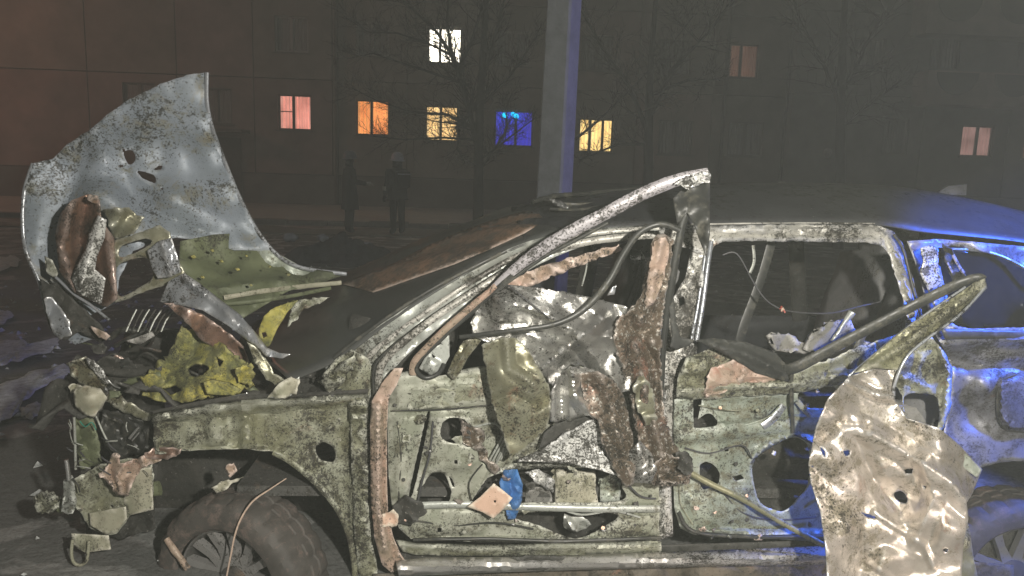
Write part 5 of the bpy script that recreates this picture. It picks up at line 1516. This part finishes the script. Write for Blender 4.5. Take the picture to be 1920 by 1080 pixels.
def soft_box(name, c, size, mat, parent, tilt=0.0, rnd=.35):
    bm = bmesh.new()
    bmesh.ops.create_cube(bm, size=1)
    bmesh.ops.subdivide_edges(bm, edges=bm.edges[:], cuts=4, use_grid_fill=True)
    rt = Matrix.Rotation(tilt, 4, 'Y')
    for vv in bm.verts:
        q = vv.co * 2
        s_ = Vector((math.copysign(abs(q.x) ** 1, q.x), q.y, q.z))
        e = max(abs(q.x), abs(q.y), abs(q.z))
        l_ = q.length
        s_ = q.lerp(q * (e / l_ * 1.25 if l_ else 1), rnd)
        s_ = Vector((s_.x * size[0] / 2, s_.y * size[1] / 2, s_.z * size[2] / 2))
        s_ += s_.normalized() * .012 * math.sin(s_.x * 31 + s_.z * 23 + s_.y * 17)
        vv.co = (rt @ s_) + Vector(c)
    me = bpy.data.meshes.new(name)
    bm.to_mesh(me)
    bm.free()
    me.polygons.foreach_set('use_smooth', [True] * len(me.polygons))
    me.materials.append(MATS[mat])
    return link(bpy.data.objects.new(name, me), parent)


def seat(x, y, mat='seat', light=None):
    s_ = empty('seat', parent=car)
    soft_box('cushion', (x, y, .55), (.5, .48, .2), light or mat, s_)
    soft_box('backrest', (x + .27, y, .88), (.16, .48, .62), mat, s_, tilt=R(14))
    soft_box('headrest', (x + .36, y, 1.24), (.10, .26, .16), mat, s_, tilt=R(10))
    return s_


fx = at(1165, 600, .5).x
seat(fx - .15, .48)
seat(fx - .15, 1.05)
rx = at(1600, 600, .6).x
seat(rx - .05, .45, 'seat', 'seat_light')
seat(rx - .05, .98)
dx = at(800, 640, .7).x
soft_box('dashboard', (dx - .08, .78, .86), (.42, 1.2, .24), 'burnt', car)
bm = MB()
tube('steering_wheel', [tuple(Vector((dx + .22, .45, .92)) + Vector((.06 * math.sin(t) + 0, .18 * math.cos(t), .17 * math.sin(t)))) for t in np.linspace(0, 2 * math.pi, 18)], .014, 'black_trim', car, world=True, n=2)
tube('seat_belt', [(1448, 452, .30), (1425, 530, .28), (1395, 610, .26), (1385, 650, .26)], .018, 'black_trim', car, flat=.12)
tube('belt_hanger', [(1412, 460, .2), (1414, 490, .2), (1406, 512, .2)], .006, 'rail_grey', car, flat=.3)
tube('loom', [(1355, 478, .14), (1382, 476, .13), (1412, 528, .12), (1436, 562, .11), (1464, 580, .10)], .0035, 'wire', car)
tube('loom', [(1464, 580, .10), (1500, 586, .11), (1560, 587, .12), (1610, 575, .13), (1650, 566, .14)], .003, 'wire', car)
for a in range(7):
    t = a * .9
    tube('connector', [(1466 + 2 * math.sin(t), 578, .095), (1468 + (3 + 4 * (a % 3)) * math.cos(t), 581 + (4 + 3 * (a % 2)) * math.sin(t), .09)], .0026 + .001 * (a % 2), 'red_plastic' if a % 3 else 'wire_pale', car, n=1, sides=5)
tube('lever', [(1560, 640, .1), (1580, 610, .1), (1598, 585, .1)], [.008, .008, .014], 'rail_grey', car, wob=.15)
tube('lever', [(1600, 640, .1), (1640, 650, .08), (1668, 668, .06)], [.014, .012, .01], 'gritty', car, wob=.15)
panel('cushion_scrap', [(1438, 628), (1480, 626), (1500, 640), (1508, 662), (1450, 656)], 'seat_light', car, d=.18, step=6, cr=((.02, 24),), thick=.03)
panel('cushion_scrap', [(1505, 655), (1520, 625), (1550, 606), (1590, 600), (1602, 618), (1580, 650), (1540, 668)], 'seat_light', car, d=.16, step=6, cr=((.02, 30),), thick=.03)
tube('cabin_wire', [(1103, 478, .3), (1098, 510, .3), (1091, 536, .3)], .004, 'rail_grey', car)
panel('cabin_scrap', [(1182, 478), (1196, 480), (1190, 488), (1180, 486)], 'white_specked', car, d=.28, step=4)
panel('cabin_scrap', [(1200, 468), (1206, 476), (1212, 490), (1204, 486)], 'white_specked', car, d=.28, step=4)
panel('cabin_scrap', [(1146, 540), (1156, 534), (1152, 552), (1138, 554)], 'blue_silver', car, d=.3, step=4)

# ---- twig hanging before the front wheel
tg = tube('twig', [(537, 897, .02), (505, 918, .0), (474, 940, -.02), (452, 972, -.03), (440, 1005, -.04), (433, 1040, -.04), (424, 1085, -.05)], [.0018, .0028, .0034, .0036, .0034, .0032, .003], 'wire_pale', None, sides=6)
tag(tg, 'thin pale curved twig hanging in front of the front wheel', 'twig')

# ------------------------------------------------------------------ people by the kerb
def person(name, u, v, label, coat_len, arm_r, arm_l, helmet, heading, scale=1.0):
    g = gnd(u, v)
    root = empty(name, (g.x, g.y, 0))
    tag(root, label, 'person', 'two people standing by the road')
    rot = Matrix.Rotation(heading, 4, 'Z')
    h = scale

    def P(x, y, z):
        q = rot @ Vector((x * h, y * h, z * h))
        return (g.x + q.x, g.y + q.y, q.z)
    J = [(0, 0, .98, .16), (0, .01, 1.18, .165), (0, .01, 1.38, .17), (0, .02, 1.50, .08), (0, .03, 1.60, .075), (0, .035, 1.70, .10),
         (.10, 0, .90, .11), (.11, .02, .50, .085), (.115, -.01, .10, .07), (.12, .10, .05, .055),
         (-.10, 0, .90, .11), (-.11, .0, .50, .085), (-.115, -.03, .10, .07), (-.12, .09, .05, .055),
         (.20, .01, 1.42, .085)] + [(*a, r) for a, r in zip(arm_r, (.068, .055, .05))] + [(-.20, .01, 1.42, .085)] + [(*a, r) for a, r in zip(arm_l, (.068, .055, .05))]
    E = [(0, 1), (1, 2), (2, 3), (3, 4), (4, 5), (0, 6), (6, 7), (7, 8), (8, 9), (0, 10), (10, 11), (11, 12), (12, 13), (2, 14), (14, 15), (15, 16), (16, 17), (2, 18), (18, 19), (19, 20), (20, 21)]
    me = bpy.data.meshes.new('body')
    me.from_pydata([P(*j[:3]) for j in J], E, [])
    me.materials.append(MATS['coat'])
    o = bpy.data.objects.new('body', me)
    link(o, root)
    sk = o.modifiers.new('skin', 'SKIN')
    sk.use_smooth_shade = True
    for k, j in enumerate(J):
        me.skin_vertices[0].data[k].radius = (j[3] * h, j[3] * h)
        me.skin_vertices[0].data[k].use_root = (k == 0)
    ss = o.modifiers.new('sub', 'SUBSURF')
    ss.levels = 2
    ss.render_levels = 2
    # coat skirt
    vs, fs = [], []
    for i, (z, a, b) in enumerate(((1.46, .19, .12), (1.30, .235, .15), (1.05, .22, .15), (.85, .235, .17), (coat_len, .26, .19))):
        for k in range(20):
            t = 2 * math.pi * k / 20
            w_ = 1 + .05 * math.sin(3 * t + i) + .03 * math.sin(7 * t)
            vs.append(P(a * w_ * math.cos(t), .01 + b * w_ * math.sin(t), z))
    for i in range(4):
        for k in range(20):
            fs.append((i * 20 + k, i * 20 + (k + 1) % 20, (i + 1) * 20 + (k + 1) % 20, (i + 1) * 20 + k))
    mesh('coat', vs, fs, 'coat', root, thick=.01)
    # helmet dome with brim and neck flap
    vs, fs = [], []
    prof = [(.001, 1.865), (.05, 1.86), (.09, 1.84), (.12, 1.80), (.135, 1.74), (.14, 1.70), (.165, 1.685), (.165, 1.675), (.13, 1.67)]
    for (r_, z) in prof:
        for k in range(20):
            t = 2 * math.pi * k / 20
            vs.append(P(r_ * math.cos(t), .02 + r_ * 1.12 * math.sin(t), z + (.0 if z > 1.69 else .02 * math.sin(t))))
    for i in range(len(prof) - 1):
        for k in range(20):
            fs.append((i * 20 + k, i * 20 + (k + 1) % 20, (i + 1) * 20 + (k + 1) % 20, (i + 1) * 20 + k))
    mesh('helmet', vs, fs, helmet, root)
    vs = [P(.11 * math.cos(t), .03 + .11 * math.sin(t), z) for z in (1.68, 1.52) for t in np.linspace(math.pi * .9, math.pi * 2.1, 10)]
    mesh('neck_flap', vs, [(i, i + 1, 11 + i, 10 + i) for i in range(9)], 'coat', root, thick=.008)
    # face: nose, eyes
    vs = [P(.02 * math.cos(t) * s_, .135 + (.03 if s_ < .5 else 0), 1.625 + .03 * math.sin(t) * s_) for s_ in (.1, 1) for t in np.linspace(0, 6.28, 9)[:-1]]
    mesh('nose', vs, [(i, (i + 1) % 8, 8 + (i + 1) % 8, 8 + i) for i in range(8)] + [tuple(range(8))], 'skin', root)
    return root, P


def add_hands(root, P, wrist, elbow, mat='coat'):
    w_, e = Vector(wrist), Vector(elbow)
    d = (w_ - e).normalized()
    sd = d.cross(Vector((0, 0, 1)))
    sd = sd.normalized() if sd.length > .01 else Vector((1, 0, 0))
    up = sd.cross(d)
    m_ = MB()

    def pb(a, b, r1, r2):
        m_.bar(P(*a), P(*b), r1, r2, 6)
    pb(w_, w_ + d * .09, .034, .042)
    for i, l_ in enumerate((.07, .08, .075, .06)):
        b = w_ + d * .085 + sd * (.028 - .019 * i)
        k = b + d * l_ * .55
        pb(b, k, .011, .010)
        pb(k, k + (d * .6 - up * .8).normalized() * l_ * .5, .010, .007)
    t0 = w_ + d * .03 + sd * .03
    pb(t0, t0 + (d * .6 + sd * .6).normalized() * .05, .013, .010)
    m_.build('glove', mat, root, smooth=True, ang=60)


ar = ((.30, .06, 1.18), (.26, .30, 1.14), (.25, .34, 1.15))
al = ((-.27, .0, 1.16), (-.27, .06, .93), (-.27, .08, .88))
r_, P_ = person('person', 655, 438, 'person in long dark coat and dim grey helmet, left of the two by the kerb', .55, ar, al, 'helmet_dim', R(-70))
add_hands(r_, P_, ar[2], ar[0], 'reflective')
add_hands(r_, P_, al[2], al[0])
ar = ((.27, .02, 1.16), (.25, .16, .98), (.22, .20, .97))
al = ((-.27, .0, 1.16), (-.28, .06, .94), (-.28, .08, .89))
r_, P_ = person('person', 745, 440, 'person in dark jacket and pale helmet, right of the two by the kerb', .80, ar, al, 'helmet_pale', R(35))
add_hands(r_, P_, ar[2], ar[0])
add_hands(r_, P_, al[2], al[0])
m = MB()
m.box((0, 0, 0), (1, 1, 1))
m.v = [P_(-.17 + .34 * x, -.30 + .14 * y, 1.08 + .36 * z) for (x, y, z) in m.v]
m.build('backpack', 'coat', r_, bevel=.03)
m = MB()
m.box((0, 0, 0), (1, 1, 1))
m.v = [P_(-.17 + .34 * x, -.312 + .010 * y, 1.36 + .03 * z) for (x, y, z) in m.v]
m.build('reflective_strip', 'slush', r_)
m = MB()
m.box((0, 0, 0), (1, 1, 1))
m.v = [P_(-.36 + .03 * x, -.06 + .12 * y, 1.0 + .09 * z) for (x, y, z) in m.v]
m.build('reflective_strip', 'reflective', r_)

# ------------------------------------------------------------------ heap of slush and rubbish behind the bonnet
def heap(name, label, u0, u1, v, hgt, depth, mat, cat, kind=None, seed=3):
    a, b = gnd(u0, v), gnd(u1, v)
    n, k = 60, 24
    vs, fs = [], []
    for j in range(k + 1):
        for i in range(n + 1):
            x = a.x + (b.x - a.x) * i / n
            y = a.y + depth * (j / k - .3)
            e = math.sin(math.pi * i / n) ** .6 * math.sin(math.pi * j / k) ** .7
            z = e * hgt * (.65 + .5 * float(fbm(np.array([x * 2.2]), np.array([y * 2.2]), seed, 5)[0])) - .02
            vs.append((x, y, z))
    for j in range(k):
        for i in range(n):
            q = j * (n + 1) + i
            fs.append((q, q + 1, q + n + 2, q + n + 1))
    o = mesh(name, vs, fs, mat, None, ang=60)
    return tag(o, label, cat, None, kind)


heap('slush_heap', 'low dark heap of dirty slush behind the raised bonnet', 520, 740, 490, .42, 1.6, 'soil', 'heap')
rg = random.Random(21)
for i, (u, v, s_, lb) in enumerate(((545, 445, .10, 'small bluish snow lump at the left end of the slush heap'), (652, 464, .17, 'largest pale snow lump near the middle of the slush heap'), (688, 458, .07, 'tiny snow lump at the right end of the slush heap'), (606, 446, .08, 'small snow lump between the left and largest lumps'))):
    c = gnd(u, v + 22, .30)
    c.y = max(c.y, 6)
    c = at(u, v, gnd(u, 490).y + .1 + .3 * rg.random())
    bm = bmesh.new()
    bmesh.ops.create_icosphere(bm, subdivisions=2, radius=s_)
    me = bpy.data.meshes.new('snow_lump')
    for vv in bm.verts:
        vv.co = Vector((vv.co.x * 1.3, vv.co.y, vv.co.z * .7)) * (1 + .25 * rg.uniform(-1, 1)) + c
    bm.to_mesh(me)
    bm.free()
    me.materials.append(MATS['slush'])
    me.polygons.foreach_set('use_smooth', [True] * len(me.polygons))
    o = bpy.data.objects.new('snow_lump', me)
    COL.objects.link(o)
    tag(o, lb, 'snow lump', 'snow lumps on the slush heap')

# slush lying on the road in front of the car, one crusty layer
for (pts, seed) in (([(-30, 660), (30, 640), (60, 650), (108, 640), (100, 660), (40, 680), (0, 690), (-30, 690)], 1), ([(-20, 745), (30, 715), (110, 690), (135, 696), (120, 716), (60, 745), (20, 790), (-20, 800)], 2),
                    ([(-30, 490), (10, 482), (40, 490), (20, 505), (-20, 510)], 3), ([(-30, 590), (10, 585), (24, 600), (-10, 612)], 4), ([(40, 772), (80, 762), (76, 786), (48, 790)], 5)):
    pts = spline(pts, 6, True)
    G = [gnd(a + 3 * math.sin(i * 2.1), b + 3 * math.sin(i * 1.3)) for i, (a, b) in enumerate(pts)]
    c = sum(G, Vector()) / len(G)
    vs, fs = [], []
    for k, (s_, z) in enumerate(((1, .0), (.93, .006), (.7, .010), (.35, .012))):
        for i, g in enumerate(G):
            q = c.lerp(g, s_)
            vs.append((q.x, q.y, z * (1 + .4 * math.sin(i * 3.3 + k)) + .022))
    L = len(G)
    for k in range(3):
        for i in range(L):
            fs.append((k * L + i, k * L + (i + 1) % L, (k + 1) * L + (i + 1) % L, (k + 1) * L + i))
    fs.append(tuple(3 * L + i for i in range(L)))
    o = mesh('slush_patch', vs, fs, 'slush_grey', None, ang=60)
    tag(o, 'thin crust of grey slush on the road ahead of the car', 'slush', None, 'stuff')

rg = random.Random(5)
m = MB()
for i in range(900):
    x, y = rg.uniform(-5.5, -.9), rg.uniform(-.6, 9)
    if i > 600:
        x, y = rg.uniform(-3, 5), rg.uniform(1.9, 10)
    k = rg.uniform(.006, .03) * (1.8 if rg.random() < .1 else 1)
    a = rg.uniform(0, 6.28)
    c0 = [(x + k * rg.uniform(.5, 1.4) * math.cos(a + t), y + k * rg.uniform(.5, 1.4) * math.sin(a + t), rg.uniform(.012, .022)) for t in (0, 1.6, 3.1, 4.7)]
    m.add(c0 + [(x, y, .02 + k * rg.uniform(.3, 1))], [(0, 1, 4), (1, 2, 4), (2, 3, 4), (3, 0, 4)])
tag(m.build('road_debris', 'slush_grey'), 'scattered small chips and glass crumbs on the road', 'debris', None, 'stuff')

# ------------------------------------------------------------------ smoky night air
hz = bpy.data.materials.new('haze')
hz.use_nodes = True
hn = hz.node_tree
hn.nodes.clear()
hv = hn.nodes.new('ShaderNodeVolumePrincipled')
hv.inputs['Color'].default_value = (0.86, 0.92, 0.85, 1)
hv.inputs['Density'].default_value = 0.0125
hv.inputs['Anisotropy'].default_value = 0.2
ho = hn.nodes.new('ShaderNodeOutputMaterial')
hn.links.new(hv.outputs[0], ho.inputs['Volume'])
MATS['haze'] = hz
m = MB()
m.box((-62, -32, -1.2), (62, 36, 14))
tag(m.build('haze', 'haze'), 'thin smoky night air over the whole street', 'haze', None, 'stuff')
